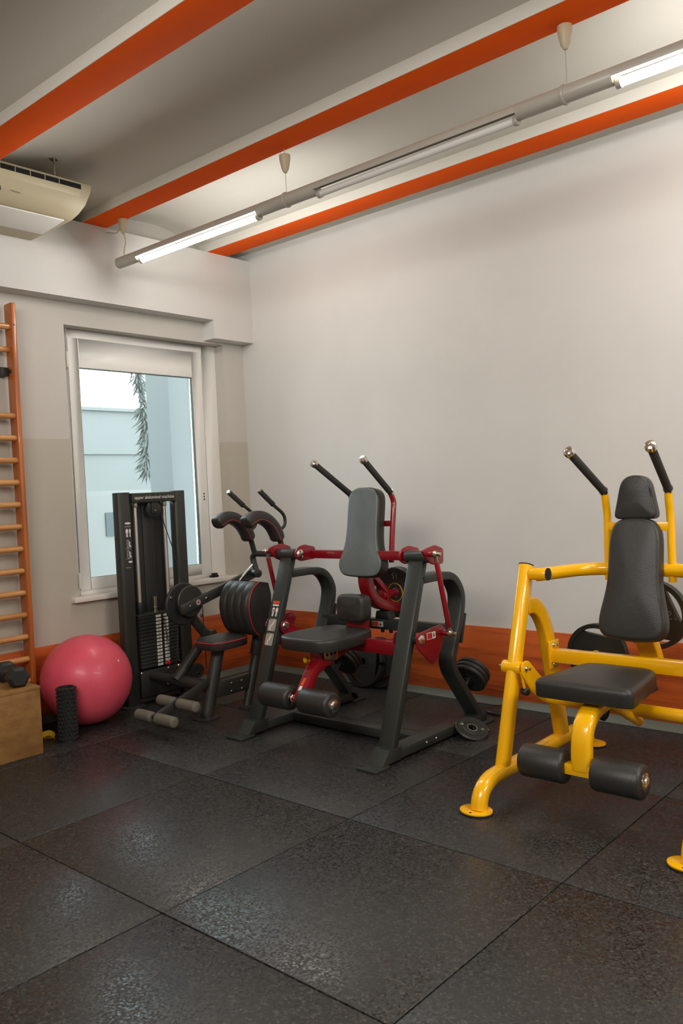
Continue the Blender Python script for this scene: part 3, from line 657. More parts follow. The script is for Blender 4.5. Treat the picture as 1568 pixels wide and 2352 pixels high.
ar = MB(); ar.box(1.864, 1.868, -0.6742, -0.6735, 0.58, 0.602); ar.add([(1.856, -0.6742, 0.592), (1.876, -0.6742, 0.592), (1.866, -0.6742, 0.579)], [(0, 1, 2)]); part('sticker_arrow', ar, MT['hole'], stk)
for x in (1.86, 1.925): part('stop_foot', MB().lathe([(0.013, 0), (0.010, -0.022)], (x, -0.647, 0.558), (0, 0, 1), 12), MT['rubberblk'], rmn)
part('stop_block', MB().prism([(-0.055, 0.622), (0.055, 0.622), (0.045, 0.672), (-0.045, 0.672)], lambda u, v, w: (RC + u, w, v), -0.672, -0.60), MT['rubberblk'], rmn, 0.004)
# carriage
part('carriage_bar', MB().box(RC - 0.40, RC + 0.40, -0.852, -0.800, 1.008, 1.060), MT['red'], rmn, 0.005)
for s in (-1, 1):
    pth = [(RC + s * 0.168, -0.775, 0.985), (RC + s * 0.168, -0.77, 1.20), (RC + s * 0.167, -0.765, 1.29), (RC + s * 0.164, -0.74, 1.355), (RC + s * 0.157, -0.690, 1.388)]
    pth = smooth([(RC + s * 0.168, -0.765, 0.985), (RC + s * 0.168, -0.745, 1.15), (RC + s * 0.167, -0.722, 1.29), (RC + s * 0.163, -0.712, 1.345), (RC + s * 0.158, -0.728, 1.392)], 5)
    part('handle_post', MB().tube(pth, 0.0165, 16), MT['red'], rmn, 0.002)
    a, b = Vector((RC + s * 0.157, -0.727, 1.397)), Vector((RC + s * 0.192, -1.008, 1.592)); d = (b - a).normalized()
    part('handle_grip', MB().tube([a + d * 0.012, b - d * 0.008], 0.0185, 18), MT['foam'], rmn, 0.003)
    q = MB(); q.lathe([(0.0215, 0.0), (0.0215, 0.012)], a, d, 18); q.lathe([(0.019, -0.010), (0.024, -0.008), (0.024, 0.012), (0.018, 0.018), (0.006, 0.019), (0.005, 0.016), (1e-4, 0.016)], b, d, 20); part('handle_cap', q, MT['chrome'], rmn, ang=40)
part('handle_brace', MB().box(RC - 0.168, RC + 0.168, -0.735, -0.712, 1.198, 1.232), MT['red'], rmn, 0.003)
# backrest
O = Vector((RC, -0.760, 1.160)); Vb = Vector((0, 0.085, 0.54)).normalized(); Ub = Vector((1, 0, 0)); Nb = Ub.cross(Vb)
half = [(0.0, 0.270), (0.055, 0.268), (0.098, 0.247), (0.118, 0.205), (0.121, 0.12), (0.121, 0.03), (0.128, -0.06), (0.148, -0.13), (0.166, -0.175), (0.166, -0.215), (0.143, -0.250), (0.10, -0.266), (0.0, -0.270)]
outl = smooth([(x, y, 0) for x, y in half] + [(-x, y, 0) for x, y in half[-2:0:-1]], 3, True)
part('backrest', MB().pad(outl, O, Ub, Vb, Nb, 0.075, 0.016, 0.010, 0, 1), [MT['leather'], MT['leather_sheen']], rmn, ang=60)
part('backrest_plate', MB().box(RC - 0.05, RC + 0.05, -0.795, -0.735, 0.90, 1.02), MT['red'], rmn, 0.003)
part('backrest_plate', MB().box(RC - 0.05, RC + 0.05, -0.745, -0.725, 1.02, 1.36), MT['red'], rmn, 0.003)
cb = smooth(at_x(RC, [(-0.775, 1.00), (-0.805, 0.93), (-0.808, 0.865), (-0.785, 0.80), (-0.735, 0.745), (-0.66, 0.71), (-0.525, 0.680)]), 5)
part('counter_arm', MB().sweep(cb, rrect(0.076, 0.062, 0.006, 2), (1, 0, 0)), MT['red'], rmn, 0.003)
part('horn_arm', MB().sweep(at_x(RC, [(-0.76, 0.905), (-0.635, 0.80), (-0.615, 0.715)]), rrect(0.05, 0.035, 0.005, 2), (1, 0, 0)), MT['red'], rmn, 0.003)
part('loading_horn', MB().lathe([(0.034, -0.66), (0.034, -0.625), (0.0245, -0.62), (0.0245, -0.37), (0.02, -0.365)], (RC - 0.012, 0, 0.768), (0, 1, 0), 24), MT['red'], rmn, 0.002)
# lumbar pad
O = Vector((RC + 0.01, -0.905, 0.728)); ol = rpoly([(-0.105, -0.08), (0.105, -0.08), (0.105, 0.08), (-0.105, 0.08)], 0.05, 6)
part('lumbar_pad', MB().pad(ol, O, (1, 0, 0), (0, 0.06, 1), (0, -1, 0.06), 0.085, 0.024, 0.010), MT['leather'], rmn, ang=60)
part('lumbar_bracket', MB().box(RC - 0.07, RC + 0.09, -0.93, -0.90, 0.575, 0.70), MT['red'], rmn, 0.003)
# seat on its post
so = rpoly([(-0.155, 0.240), (-0.212, 0.06), (-0.205, -0.240), (0.205, -0.240), (0.206, 0.06), (0.155, 0.240)], [0.05, 0.2, 0.15, 0.15, 0.2, 0.05], 7)
part('seat', MB().pad(so, (RC - 0.038, -1.140, 0.545), (1, 0, 0), (0, 1, 0), (0, 0, 1), 0.070, 0.020, 0.008), MT['leather'], rmn, ang=60)
part('seat_base', MB().box(RC - 0.11, RC + 0.11, -1.27, -0.98, 0.532, 0.545), MT['matte'], rmn, 0.002)
sl = part('selector_plate', MB().prism(rpoly([(-1.26, 0.530), (-1.26, 0.495), (-1.25, 0.48), (-1.16, 0.466), (-1.145, 0.475), (-1.145, 0.530)], 0.012), YZ, RC + 0.043, RC + 0.049), MT['steel'], rmn, 0.001)
for y in (-1.235, -1.20, -1.167): part('selector_hole', MB().lathe([(0.010, 0), (0.010, 0.0008)], (RC + 0.049, y, 0.507), (1, 0, 0), 12), MT['hole'], sl)
part('seat_stem', MB().box(RC - 0.040, RC + 0.036, -1.285, -1.19, 0.44, 0.534), MT['red'], rmn, 0.004)
ps = smooth(at_x(RC, [(-0.98, 0.535), (-1.12, 0.495), (-1.235, 0.462), (-1.31, 0.425), (-1.352, 0.370), (-1.385, 0.325), (-1.418, 0.285)]), 4)
pt_ = part('seat_post', MB().sweep(ps, rrect(0.062, 0.060, 0.006, 2), (1, 0, 0)), MT['red'], rmn, 0.003)
wv = Vector((0, -0.42, -0.48)).normalized(); nv = Vector((0, -0.77, 0.62)).normalized(); b0 = Vector((RC, -1.357, 0.378)) + nv * 0.0325
def quad_(c, hu, hv, dw, du=0): return [c + Vector((1, 0, 0)) * (du - hu) + wv * (dw - hv), c + Vector((1, 0, 0)) * (du + hu) + wv * (dw - hv), c + Vector((1, 0, 0)) * (du + hu) + wv * (dw + hv), c + Vector((1, 0, 0)) * (du - hu) + wv * (dw + hv)]
b0 = Vector((RC, -1.368, 0.348)) + nv * 0.034
part('warning_sticker', MB().add(quad_(b0, 0.011, 0.024, -0.016), [(0, 1, 2, 3)]), MT['orprint'], pt_)
part('warning_sticker', MB().add(quad_(b0, 0.011, 0.014, 0.026), [(0, 1, 2, 3)]), MT['white'], pt_)
kn = MB(); kn.lathe([(0.010, 0), (0.010, 0.045), (0.006, 0.05)], (RC - 0.04, -1.24, 0.465), (-1, 0, 0), 12); part('pin_sleeve', kn, MT['yelknob'], rmn)
kn = MB(); kn.lathe([(1e-4, 0.0), (0.014, 0.001), (0.021, 0.008), (0.021, 0.018), (0.015, 0.026), (1e-4, 0.028)], (RC - 0.095, -1.24, 0.465), (-1, -0.3, 0), 18); part('pin_knob', kn, MT['yelknob'], rmn, label='yellow pull knob')
part('seat_crossbar', MB().box(RC - 0.43, RC + 0.43, -1.005, -0.945, 0.490, 0.568), MT['red'], rmn, 0.005)
part('roller_axle', MB().lathe([(0.018, -0.29), (0.018, 0.26)], (RC - 0.01, -1.42, 0.290), (1, 0, 0), 18), MT['red'], rmn)
def roller(parent, xa, xb, y, z, r, capside, m):
    b = MB(); b.lathe([(0.026, 0), (r - 0.014, 0.0), (r - 0.003, 0.006), (r, 0.016), (r, xb - xa - 0.016), (r - 0.003, xb - xa - 0.006), (r - 0.014, xb - xa), (0.026, xb - xa)], (xa, y, z), (1, 0, 0), 32)
    o = part('roller_pad', b, m, parent, ang=50)
    x = xb if capside > 0 else xa
    c = MB(); c.lathe([(0.038, 0), (0.038, 0.004), (0.026, 0.006), (0.024, 0.010), (0.016, 0.014), (1e-4, 0.015)], (x, y, z), (capside, 0, 0), 24); part('roller_cap', c, MT['chrome'], o)
roller(rmn, 1.602, 1.825, -1.42, 0.290, 0.068, 1, MT['leather']); roller(rmn, 1.902, 2.125, -1.42, 0.290, 0.068, 1, MT['leather'])
# printed stickers on the left upright
dirv = Vector((0, 0.340, 0.960)).normalized(); fn_ = Vector((0, -0.960, 0.340)).normalized(); X = RC - 0.503
lu = [o for o in rmn.children if o.name.startswith('upright')][0]
def on_up(z, dx=0, off=0.0238): return Vector((X + dx, -1.297 + (z - 0.062) / 0.96 * 0.34, z)) + fn_ * off
def card(name, z, h, w, m, off=0.0240, dx=0, parent=None, th=0.0008):
    c = on_up(z, dx, off); U_ = Vector((1, 0, 0)); mb = MB(); P4 = [(-w / 2, -h / 2), (w / 2, -h / 2), (w / 2, h / 2), (-w / 2, h / 2)]
    P4 = rpoly(P4, min(w, h) * 0.12, 2); mb.prism(P4, lambda u, v, k: c + U_ * u + dirv * v + fn_ * k, 0, th); return part(name, mb, m, parent or lu)
card('logo_sticker', 0.745, 0.018, 0.056, MT['orprint']); card('logo_sticker', 0.728, 0.010, 0.052, MT['white'])
def man(mb, c, U_, V_, h):
    """small printed standing figure of height h"""
    def q(u, v, a, b): mb.add([c + U_ * (u - a) + V_ * v, c + U_ * (u + a) + V_ * v, c + U_ * (u + a) + V_ * b, c + U_ * (u - a) + V_ * b], [(0, 1, 2, 3)])
    q(0, 0.43 * h, 0.055 * h, 0.5 * h); q(0, 0.08 * h, 0.12 * h, 0.41 * h); q(-0.15 * h, 0.0, 0.03 * h, 0.38 * h); q(0.15 * h, 0.0, 0.03 * h, 0.38 * h); q(-0.065 * h, -0.5 * h, 0.05 * h, 0.09 * h); q(0.065 * h, -0.5 * h, 0.05 * h, 0.09 * h)
for dx in (-0.013, 0.017):
    mb = MB(); man(mb, on_up(0.690, dx, 0.0242), Vector((1, 0, 0)), dirv, 0.058); part('muscle_figure', mb, MT['white'], lu)['kind'] = 'stuff'
mb = MB(); mb.box(-0.006, 0.006, -0.0003, 0.0003, -0.005, 0.005); mb.v = [on_up(0.697, -0.013, 0.0246) + Vector((1, 0, 0)) * v.x + dirv * v.z + fn_ * v.y for v in mb.v]; part('muscle_mark', mb, MT['redprint'], lu)
for z, lean in ((0.612, 0.35), (0.528, 0.12)):
    cd = card('instruction_card', z, 0.076, 0.066, MT['grey'])
    mb = MB(); V_ = (dirv + Vector((lean, 0, 0))).normalized(); U_ = Vector((1, 0, 0)); c = on_up(z, 0, 0.0252)
    def qq(u0, v0, u1, v1, w):
        a, b = c + U_ * u0 + dirv * v0, c + U_ * u1 + dirv * v1; d = (b - a).normalized(); n_ = d.cross(fn_) * w; mb.add([a - n_, a + n_, b + n_, b - n_], [(0, 1, 2, 3)])
    qq(0.0, -0.002, 0.018 * (lean + .4), 0.022, 0.005); qq(0.0, -0.002, -0.012, -0.008, 0.004); qq(-0.012, -0.006, -0.012, -0.027, 0.004); qq(0.018 * (lean + .4), 0.024, 0.018 * (lean + .4) + 0.002, 0.031, 0.004); qq(-0.016, -0.028, -0.004, -0.028, 0.0025)
    part('exercise_figure', mb, MT['white'], lu)['kind'] = 'stuff'
    card('card_caption', z + 0.031, 0.003, 0.010, MT['hole'], 0.0250, -0.024)
# storage horns on the rear legs with small plates
hd = Vector((0, 0.81, 0.586)).normalized()
for s in (-1, 1):
    c0 = Vector((RC + s * 0.503, -0.535, 0.255))
    part('storage_horn', MB().tube([c0 - hd * 0.06, c0 + hd * 0.155], 0.0165, 16), MT['rubberblk'], rmn, 0.002)
    for k in range(3):
        lab = (('small black plate on rear horn of the red machine, nearest its right leg', 'middle small black plate on the rear horn of the red machine, by its right leg', 'outermost small black plate on the rear horn of the red machine, by its right leg') if s > 0 else
               ('small black plate on the left rear horn of the red machine, nearest the leg', 'middle small black plate on the left rear horn under the red machine seat', 'outermost small black plate, blue mark on its rim, left rear horn of red machine'))[k]
        w = disc_plate('weight_plate', lab, c0 + hd * (0.030 + k * 0.030), hd, 0.106 if s > 0 else 0.118, 0.027, 0.0175, 'small plates on the rear horns of the red machine', n=32)
        if s < 0 and k == 2:
            e = MB(); cc2 = c0 + hd * (0.030 + k * 0.030 - 0.0008); u_ = Vector((1, 0, 0)); v_ = hd.cross(u_)
            vs = []; 
            for i in range(7):
                t = math.radians(-68 + i * 6)
                for rr in (0.100, 0.114): vs.append(cc2 + (u_ * math.cos(t) + v_ * math.sin(t)) * rr)
            e.add(vs, [(2 * i, 2 * i + 1, 2 * i + 3, 2 * i + 2) for i in range(6)]); part('rim_mark', e, MT['teal'], w)
pl = disc_plate('weight_plate', 'thick black round plate marked 15 hanging behind the red machine backrest', (RC - 0.012, -0.512, 0.768), (0, 1, 0), 0.160, 0.055, 0.0255)
q = MB(); q.lathe([(0.056, -0.001), (0.0585, -0.001), (0.0585, 0.003), (0.056, 0.003), (0.056, -0.001)], (RC - 0.012, -0.512, 0.768), (0, 1, 0), 40); part('ring_mark', q, MT['yelknob'], pl)
text_part('weight_mark', '15', 0.052, MT['dimprint'], pl, (RC - 0.012, -0.5105, 0.874), (-1, 0, 0), (0, 0, -1))
text_part('unit_mark', 'KG', 0.022, MT['dimprint'], pl, (RC - 0.012, -0.5105, 0.908), (-1, 0, 0), (0, 0, -1))
# plates against the wall and on the floor
tl = Vector((0.0, -0.975, 0.22)).normalized(); upw = Vector((0, 0.22, 0.975))
p1 = grip_plate('weight_plate', 'big black plate with hand slots leaning on the wall behind the red machine', Vector((1.215, -0.062, 0.177)) + tl * 0.035, -tl, upw, 0.18, 0.035, 0.0255, 0.0, 'large plates leaning on the wall')
p2 = grip_plate('weight_plate', 'rear black plate leaning on the wall, half hidden behind another slotted plate', Vector((1.330, -0.024, 0.177)) + tl * 0.03, -tl, upw, 0.18, 0.033, 0.0255, 0.9, 'large plates leaning on the wall')
nrm = Vector((0.42, -0.16, 0.89)).normalized(); cpl = Vector((2.512, -0.690, 0.0525))
pl = disc_plate('weight_plate', 'small black plate with red arc leaning on the base rail of the red machine', cpl, -nrm, 0.098, 0.018, 0.0255)
uu = Vector((0.66, 0.75, 0)); uu = (uu - nrm * uu.dot(nrm)).normalized(); vv = nrm.cross(uu)
text_part('weight_mark', '10 LB', 0.021, MT['yelprint'], pl, cpl + uu * 0.072 - vv * 0.01 + nrm * 0.0004 - nrm * 0.002, uu, vv)
text_part('weight_mark', '10 LB', 0.021, MT['yelprint'], pl, cpl - uu * 0.068 + vv * 0.03 - nrm * 0.002, uu, vv)
e = MB(); vs = []
for i in range(9):
    t = math.radians(-20 + i * 8.5)
    for rr in (0.035, 0.043): vs.append(cpl + nrm * -0.0018 + (uu * math.cos(t) + vv * math.sin(t)) * rr)
e.add(vs, [(2 * i, 2 * i + 1, 2 * i + 3, 2 * i + 2) for i in range(8)]); part('arc_mark', e, MT['redknob'], pl)
disc_plate('weight_plate', 'small black plate lying flat on the floor by the wall skirting', (2.385, -0.165, 0.0), (0, 0, 1), 0.095, 0.022, 0.0255)

# ------------------------------------------------------------------ yellow crunch machine
YC = 3.550
ym = thing('yellow_crunch_machine', 'bright yellow framed plate loaded crunch machine with black pads', 'gym machine', (YC, -1.0, 0))
SY = rrect(0.058, 0.074, 0.024, 4)
def foot_plate(c, parent, m):
    o_ = MB(); o_.prism([(c[0] + 0.075 * math.cos(t) , c[1] + 0.062 * math.sin(t)) for t in [2 * PI * k / 28 for k in range(28)]], XY, 0.006, 0.014); p = part('foot_pad', o_, m, parent, 0.002)
    g = MB(); g.prism([(c[0] + 0.077 * math.cos(t) , c[1] + 0.064 * math.sin(t)) for t in [2 * PI * k / 28 for k in range(28)]], XY, 0.0, 0.006); part('rubber_foot', g, MT['rubberblk'], p, label='black rubber sole')
    return p
for s in (-1, 1):
    X = YC + (0.47 if s > 0 else -0.428)
    part('upright', MB().sweep(at_x(X, [(-1.395, 0.125), (-1.100, 1.030)]), SY, (1, 0, 0)), MT['yellow'], ym, 0.002)
    part('upright_cap', MB().sweep(at_x(X, [(-1.1005, 1.028), (-1.0985, 1.0345)]), rrect(0.060, 0.076, 0.025, 4), (1, 0, 0)), MT['rubberblk'], ym, 0.002)
    rail = smooth(at_x(X, [(-1.600, 0.012), (-1.592, 0.05), (-1.566, 0.088), (-1.515, 0.114), (-1.44, 0.123), (-1.2, 0.124), (-0.80, 0.126), (-0.66, 0.122), (-0.60, 0.108), (-0.55, 0.078), (-0.520, 0.045), (-0.510, 0.012)]), 4)
    part('base_rail', MB().sweep(rail, rrect(0.072, 0.066, 0.028, 4), (1, 0, 0)), MT['yellow'], ym)
    f1 = foot_plate((X - 0.01, -1.608), ym, MT['yellow']); foot_plate((X, -0.470), ym, MT['yellow'])
    part('pad_hole', MB().lathe([(0.006, 0), (0.006, 0.0008)], (X - 0.01, -1.655, 0.014), (0, 0, 1), 10), MT['hole'], f1)
    arch = smooth(at_x(X, [(-1.13, 0.838), (-1.075, 0.835), (-1.02, 0.808), (-0.972, 0.755), (-0.938, 0.69), (-0.912, 0.60), (-0.888, 0.50), (-0.855, 0.35), (-0.81, 0.14)]), 5)
    part('arched_leg', MB().sweep(arch, rrect(0.056, 0.082, 0.014, 3), (1, 0, 0)), MT['yellow'], ym, 0.001)
    part('hinge_tube', MB().lathe([(0.029, 0.0), (0.029, 0.093)], (X + (-s) * 0.024, -1.112, 0.990), (-s, 0, 0), 28), MT['yellow'], ym, 0.001)
    part('hinge_cap', MB().lathe([(0.0295, 0), (0.0295, 0.004), (1e-4, 0.005)], (X - s * 0.117, -1.112, 0.990), (-s, 0, 0), 28), MT['rubberblk'], ym, ang=50)
    part('gusset', MB().prism([(-1.10, 0.97), (-1.045, 0.97), (-1.10, 0.80)], YZ, X - 0.004, X + 0.004), MT['yellow'], ym, 0.001)
    # lower pivot: bosses, side link and strap
    xi = X - s * 0.036
    part('pivot_boss', MB().lathe([(0.031, -0.048), (0.031, 0.048)], (X, -1.262, 0.570), (1, 0, 0), 24), MT['yellow'], ym, 0.003)
    lk = MB(); lk.prism(rpoly([(-1.296, 0.548), (-1.290, 0.600), (-1.238, 0.606), (-1.10, 0.49), (-1.06, 0.41), (-1.09, 0.372), (-1.20, 0.44)], 0.022, 4), YZ, xi - s * 0.026 - 0.004, xi - s * 0.026 + 0.004); part('link_plate', lk, MT['yellow'], ym, 0.001)
    for xx, d in ((xi - s * 0.031, -s), (X + s * 0.048, s)):
        nb = MB(); bolt(nb, (xx, -1.262, 0.570), (d, 0, 0), 0.013, 0.008); nb.lathe([(0.007, 0.006), (0.007, 0.022), (1e-4, 0.022)], (xx, -1.262, 0.570), (d, 0, 0), 10); part('pivot_nut', nb, MT['steel'], ym)
    ls = MB(); ls.tube([(xi - s * 0.018, -1.285, 0.555), (xi - s * 0.018, -1.255, 0.462)], 0.006, 8); part('link_strap', ls, MT['yellow'], ym)
    part('stop_bumper', MB().lathe([(0.017, 0.0), (0.017, 0.032), (0.012, 0.038), (1e-4, 0.038)], (xi - s * 0.005, -1.250, 0.462), (-s, -0.5, 0), 16), MT['rubberblk'], ym)
    # bolted end plates of the rear crossbar
    ep = part('crossbar_flange', MB().box(X - s * 0.029 - 0.005, X - s * 0.029 + 0.005, -0.965, -0.862, 0.505, 0.640), MT['yellow'], ym, 0.004)
    for z, y in ((0.620, -0.925), (0.525, -0.925)):
        nb = MB(); bolt(nb, (X - s * 0.034, y, z), (-s, 0, 0), 0.012, 0.009); nb.lathe([(0.006, 0.008), (0.006, 0.02), (1e-4, 0.02)], (X - s * 0.034, y, z), (-s, 0, 0), 8); part('flange_bolt', nb, MT['steel'], ep)
part('rear_crossbar', MB().box(YC - 0.398, YC + 0.398, -0.950, -0.898, 0.536, 0.602), MT['yellow'], ym, 0.006)
part('lower_crossbar', MB().lathe([(0.029, -0.39), (0.029, 0.39)], (YC, -1.055, 0.392), (1, 0, 0), 24), MT['yellow'], ym)
# swinging carriage: bent crossbar with handles, backrest, head pad
bar = smooth([(YC - 0.37, -1.105, 0.985), (YC - 0.345, -1.06, 0.986), (YC - 0.312, -0.965, 0.987), (YC - 0.265, -0.865, 0.988), (YC - 0.19, -0.812, 0.989), (YC - 0.10, -0.800, 0.990), (YC, -0.800, 0.990), (YC + 0.10, -0.800, 0.990), (YC + 0.21, -0.812, 0.989), (YC + 0.30, -0.865, 0.988), (YC + 0.352, -0.965, 0.987), (YC + 0.385, -1.06, 0.986), (YC + 0.41, -1.105, 0.985)], 6)
part('carriage_bar', MB().tube(bar, 0.0315, 22), MT['yellow'], ym)
for s in (-1, 1):
    pth = smooth([(YC + s * 0.152, -0.800, 0.935), (YC + s * 0.151, -0.798, 1.10), (YC + s * 0.150, -0.795, 1.24), (YC + s * 0.150, -0.806, 1.305), (YC + s * 0.151, -0.812, 1.352)], 5)
    part('handle_post', MB().tube(pth, 0.0185, 18), MT['yellow'], ym, 0.002)
    a, b = Vector((YC + s * 0.152, -0.812, 1.358)), Vector((YC + s * 0.187, -1.098, 1.551)); d = (b - a).normalized()
    part('handle_grip', MB().tube([a + d * 0.012, b - d * 0.008], 0.0190, 18), MT['foam'], ym, 0.003)
    q = MB(); q.lathe([(0.0225, 0.0), (0.0235, 0.004), (0.0225, 0.012)], a, d, 20); q.lathe([(0.020, -0.014), (0.026, -0.010), (0.027, 0.004), (0.024, 0.014), (0.014, 0.020), (0.007, 0.021), (0.006, 0.017), (1e-4, 0.017)], b, d, 22); part('handle_cap', q, MT['chrome'], ym, ang=40)
part('handle_brace', MB().box(YC - 0.15, YC + 0.15, -0.812, -0.785, 1.172, 1.212), MT['yellow'], ym, 0.004)
O = Vector((YC + 0.002, -0.838, 0.945)); Vb = Vector((0, 0.105, 0.55)).normalized(); Ub = Vector((1, 0, 0)); Nb = Ub.cross(Vb)
half = [(0.0, 0.286), (0.05, 0.283), (0.090, 0.265), (0.112, 0.228), (0.121, 0.17), (0.123, 0.08), (0.126, -0.02), (0.140, -0.10), (0.153, -0.16), (0.158, -0.21), (0.148, -0.252), (0.115, -0.277), (0.06, -0.286), (0.0, -0.288)]
outl = smooth([(x, y, 0) for x, y in half] + [(-x, y, 0) for x, y in half[-2:0:-1]], 3, True)
part('backrest', MB().pad(outl, O, Ub, Vb, Nb, 0.066, 0.024, 0.010), MT['leather'], ym, ang=60)
outl = rpoly([(-0.104, -0.100), (0.104, -0.100), (0.062, 0.104), (-0.062, 0.104)], [0.034, 0.034, 0.06, 0.06], 7)
part('headrest', MB().pad(outl, Vector((YC + 0.002, -0.778, 1.325)), Ub, (0, 0.06, 1), (0, -1, 0.06), 0.062, 0.013, 0.008), MT['leather'], ym, ang=60)
part('headrest_post', MB().box(YC - 0.03, YC + 0.055, -0.815, -0.785, 1.15, 1.28), MT['yellow'], ym, 0.003)
part('backrest_spine', MB().sweep([(YC, -0.775, 1.17), (YC, -0.855, 0.80)], rrect(0.07, 0.02, 0.003, 2), (1, 0, 0)), MT['yellow'], ym, 0.002)
ca = smooth(at_x(YC + 0.01, [(-0.835, 0.92), (-0.865, 0.82), (-0.84, 0.74), (-0.79, 0.67), (-0.74, 0.60), (-0.70, 0.53)]), 4)
part('counter_arm', MB().sweep(ca, rrect(0.095, 0.056, 0.010, 3), (1, 0, 0)), MT['yellow'], ym, 0.001)
part('horn_arm', MB().sweep(at_x(YC, [(-0.82, 0.80), (-0.62, 0.74)]), rrect(0.05, 0.05, 0.006, 2), (1, 0, 0)), MT['yellow'], ym, 0.002)
part('loading_horn', MB().lathe([(0.036, -0.66), (0.036, -0.60), (0.0245, -0.595), (0.0245, -0.36)], (YC - 0.045, 0, 0.735), (0, 1, 0), 24), MT['yellow'], ym, 0.002)
part('storage_horn', MB().lathe([(0.0245, -0.56), (0.0245, -0.34)], (3.178, 0, 0.495), (0, 1, 0), 24), MT['yellow'], ym, 0.002)
part('storage_strut', MB().tube(smooth([(3.122, -0.585, 0.11), (3.135, -0.47, 0.22), (3.160, -0.415, 0.33), (3.178, -0.405, 0.43), (3.178, -0.385, 0.495)], 5), 0.020, 14), MT['yellow'], ym)
# seat and foot rollers
so = rpoly([(-0.172, 0.225), (-0.222, -0.215), (0.222, -0.215), (0.172, 0.225)], [0.085, 0.045, 0.045, 0.085], 6)
part('seat', MB().pad(so, (YC - 0.022, -1.212, 0.494), (1, 0, 0), (0, 1, 0), (0, 0, 1), 0.079, 0.026, 0.012), MT['leather'], ym, ang=60)
part('seat_base', MB().box(YC - 0.15, YC + 0.15, -1.38, -1.02, 0.484, 0.500), MT['matte'], ym, 0.002)
ps = smooth(at_x(YC, [(-1.05, 0.470), (-1.22, 0.466), (-1.36, 0.452), (-1.435, 0.415), (-1.465, 0.36), (-1.475, 0.29), (-1.475, 0.230)]), 5)
part('seat_post', MB().sweep(ps, rrect(0.086, 0.056, 0.018, 3), (1, 0, 0)), MT['yellow'], ym, 0.001)
part('roller_axle', MB().box(YC - 0.27, YC + 0.25, -1.500, -1.452, 0.207, 0.253), MT['yellow'], ym, 0.006)
roller(ym, YC - 0.272, YC - 0.068, -1.476, 0.230, 0.070, -1, MT['leather']); roller(ym, YC + 0.052, YC + 0.260, -1.476, 0.230, 0.070, 1, MT['leather'])
part('adjuster_tube', MB().tube([(YC + 0.0, -1.20, 0.45), (YC + 0.06, -1.02, 0.33)], 0.022, 14), MT['yellow'], ym)
part('adjuster_grip', MB().lathe([(0.020, 0), (0.034, 0.006), (0.034, 0.055), (0.020, 0.062)], (YC - 0.085, -1.16, 0.395), (1, 0.1, -0.2), 20), MT['rubberblk'], ym, 0.002)
# plates on the yellow machine
g1 = grip_plate('weight_plate', 'black 10 kg plate with hand slots, left of the yellow machine backrest', (3.178, -0.500, 0.495), (0, 1, 0), (0.25, 0, 1), 0.163, 0.042, 0.0255, PI / 2 + 0.1, 'slotted 10 kg plates on the yellow machine')
text_part('weight_mark', '10', 0.055, MT['dimprint'], g1, (3.178 + 0.082, -0.4945, 0.485), (0, 0, 1), (-1, 0, 0)); text_part('unit_mark', 'KG', 0.026, MT['dimprint'], g1, (3.178 + 0.118, -0.4945, 0.495), (0, 0, 1), (-1, 0, 0))
g2 = grip_plate('weight_plate', 'black 10 kg plate with hand slots, right of the yellow machine backrest', (YC - 0.045, -0.560, 0.735), (0, 1, 0), (0.1, 0, 1), 0.172, 0.045, 0.0255, -PI / 2, 'slotted 10 kg plates on the yellow machine')
text_part('weight_mark', '10', 0.055, MT['dimprint'], g2, (YC - 0.045 + 0.080, -0.5545, 0.735), (0, 0, 1), (-1, 0, 0)); text_part('unit_mark', 'KG', 0.026, MT['dimprint'], g2, (YC - 0.045 + 0.118, -0.5545, 0.735), (0, 0, 1), (-1, 0, 0))

# ------------------------------------------------------------------ upper abdominal machine with weight tower
AC_ = 0.870
am = thing('abdominal_machine', 'charcoal upper abdominal machine with tall weight stack tower before the window', 'gym machine', (0.5, -1.1, 0))
colsec = [(0.115, -0.055), (0.145, -0.035), (0.158, 0.0), (0.145, 0.035), (0.115, 0.055)]
def column(yc, w=0.074):
    sec = rpoly([(0.145, -w / 2), (0.222, -w / 2), (0.222, w / 2), (0.145, w / 2)], [0.02, 0.026, 0.026, 0.02], 5)
    m = MB(); m.prism([(x, y + yc) for x, y in sec], XY, 0.012, 1.482); c = part('column', m, MT['dark'], am, 0.003, ang=50)
    part('foot_disc', MB().lathe([(0.085, 0.0), (0.085, 0.008), (0.07, 0.014), (1e-4, 0.014)], (0.185, yc, 0), (0, 0, 1), 28), MT['dark'], am)
    return c
cl = column(-1.357, 0.105); cr = column(-0.884, 0.098)
part('header', MB().prism(rpoly([(-1.303, 1.408), (-0.930, 1.408), (-0.930, 1.475), (-1.303, 1.475)], [0.016, 0.016, 0.004, 0.004]), YZ, 0.155, 0.232), MT['dark'], am, 0.003)
hd_ = [o for o in am.children if o.name.startswith('header')][0]
text_part('title_print', 'upper abdominal machine', 0.0325, MT['white'], hd_, (0.2322, -1.115, 1.442), (0, 1, 0), (0, 0, 1), 0.0004)
part('rear_shroud', MB().box(0.118, 0.126, -1.315, -0.945, 0.05, 1.41), MT['panel'], am, 0.002)
part('shroud_rib', MB().box(0.126, 0.134, -1.16, -1.06, 0.05, 1.41), MT['panel'], am, 0.01)
part('base_tray', MB().box(0.09, 0.235, -1.31, -0.953, 0.055, 0.235), MT['panel'], am, 0.004)
for y, z in ((-1.305, 0.225), (-1.075, 0.225), (-1.085, 0.115), (-0.985, 0.225)):
    part('tray_bolt', bolt(MB(), (0.235, y, z), (1, 0, 0), 0.011, 0.008), MT['chrome'], am)
part('base_rail', MB().box(0.06, 0.20, -1.31, -0.953, 0.012, 0.045), MT['dark'], am, 0.004)
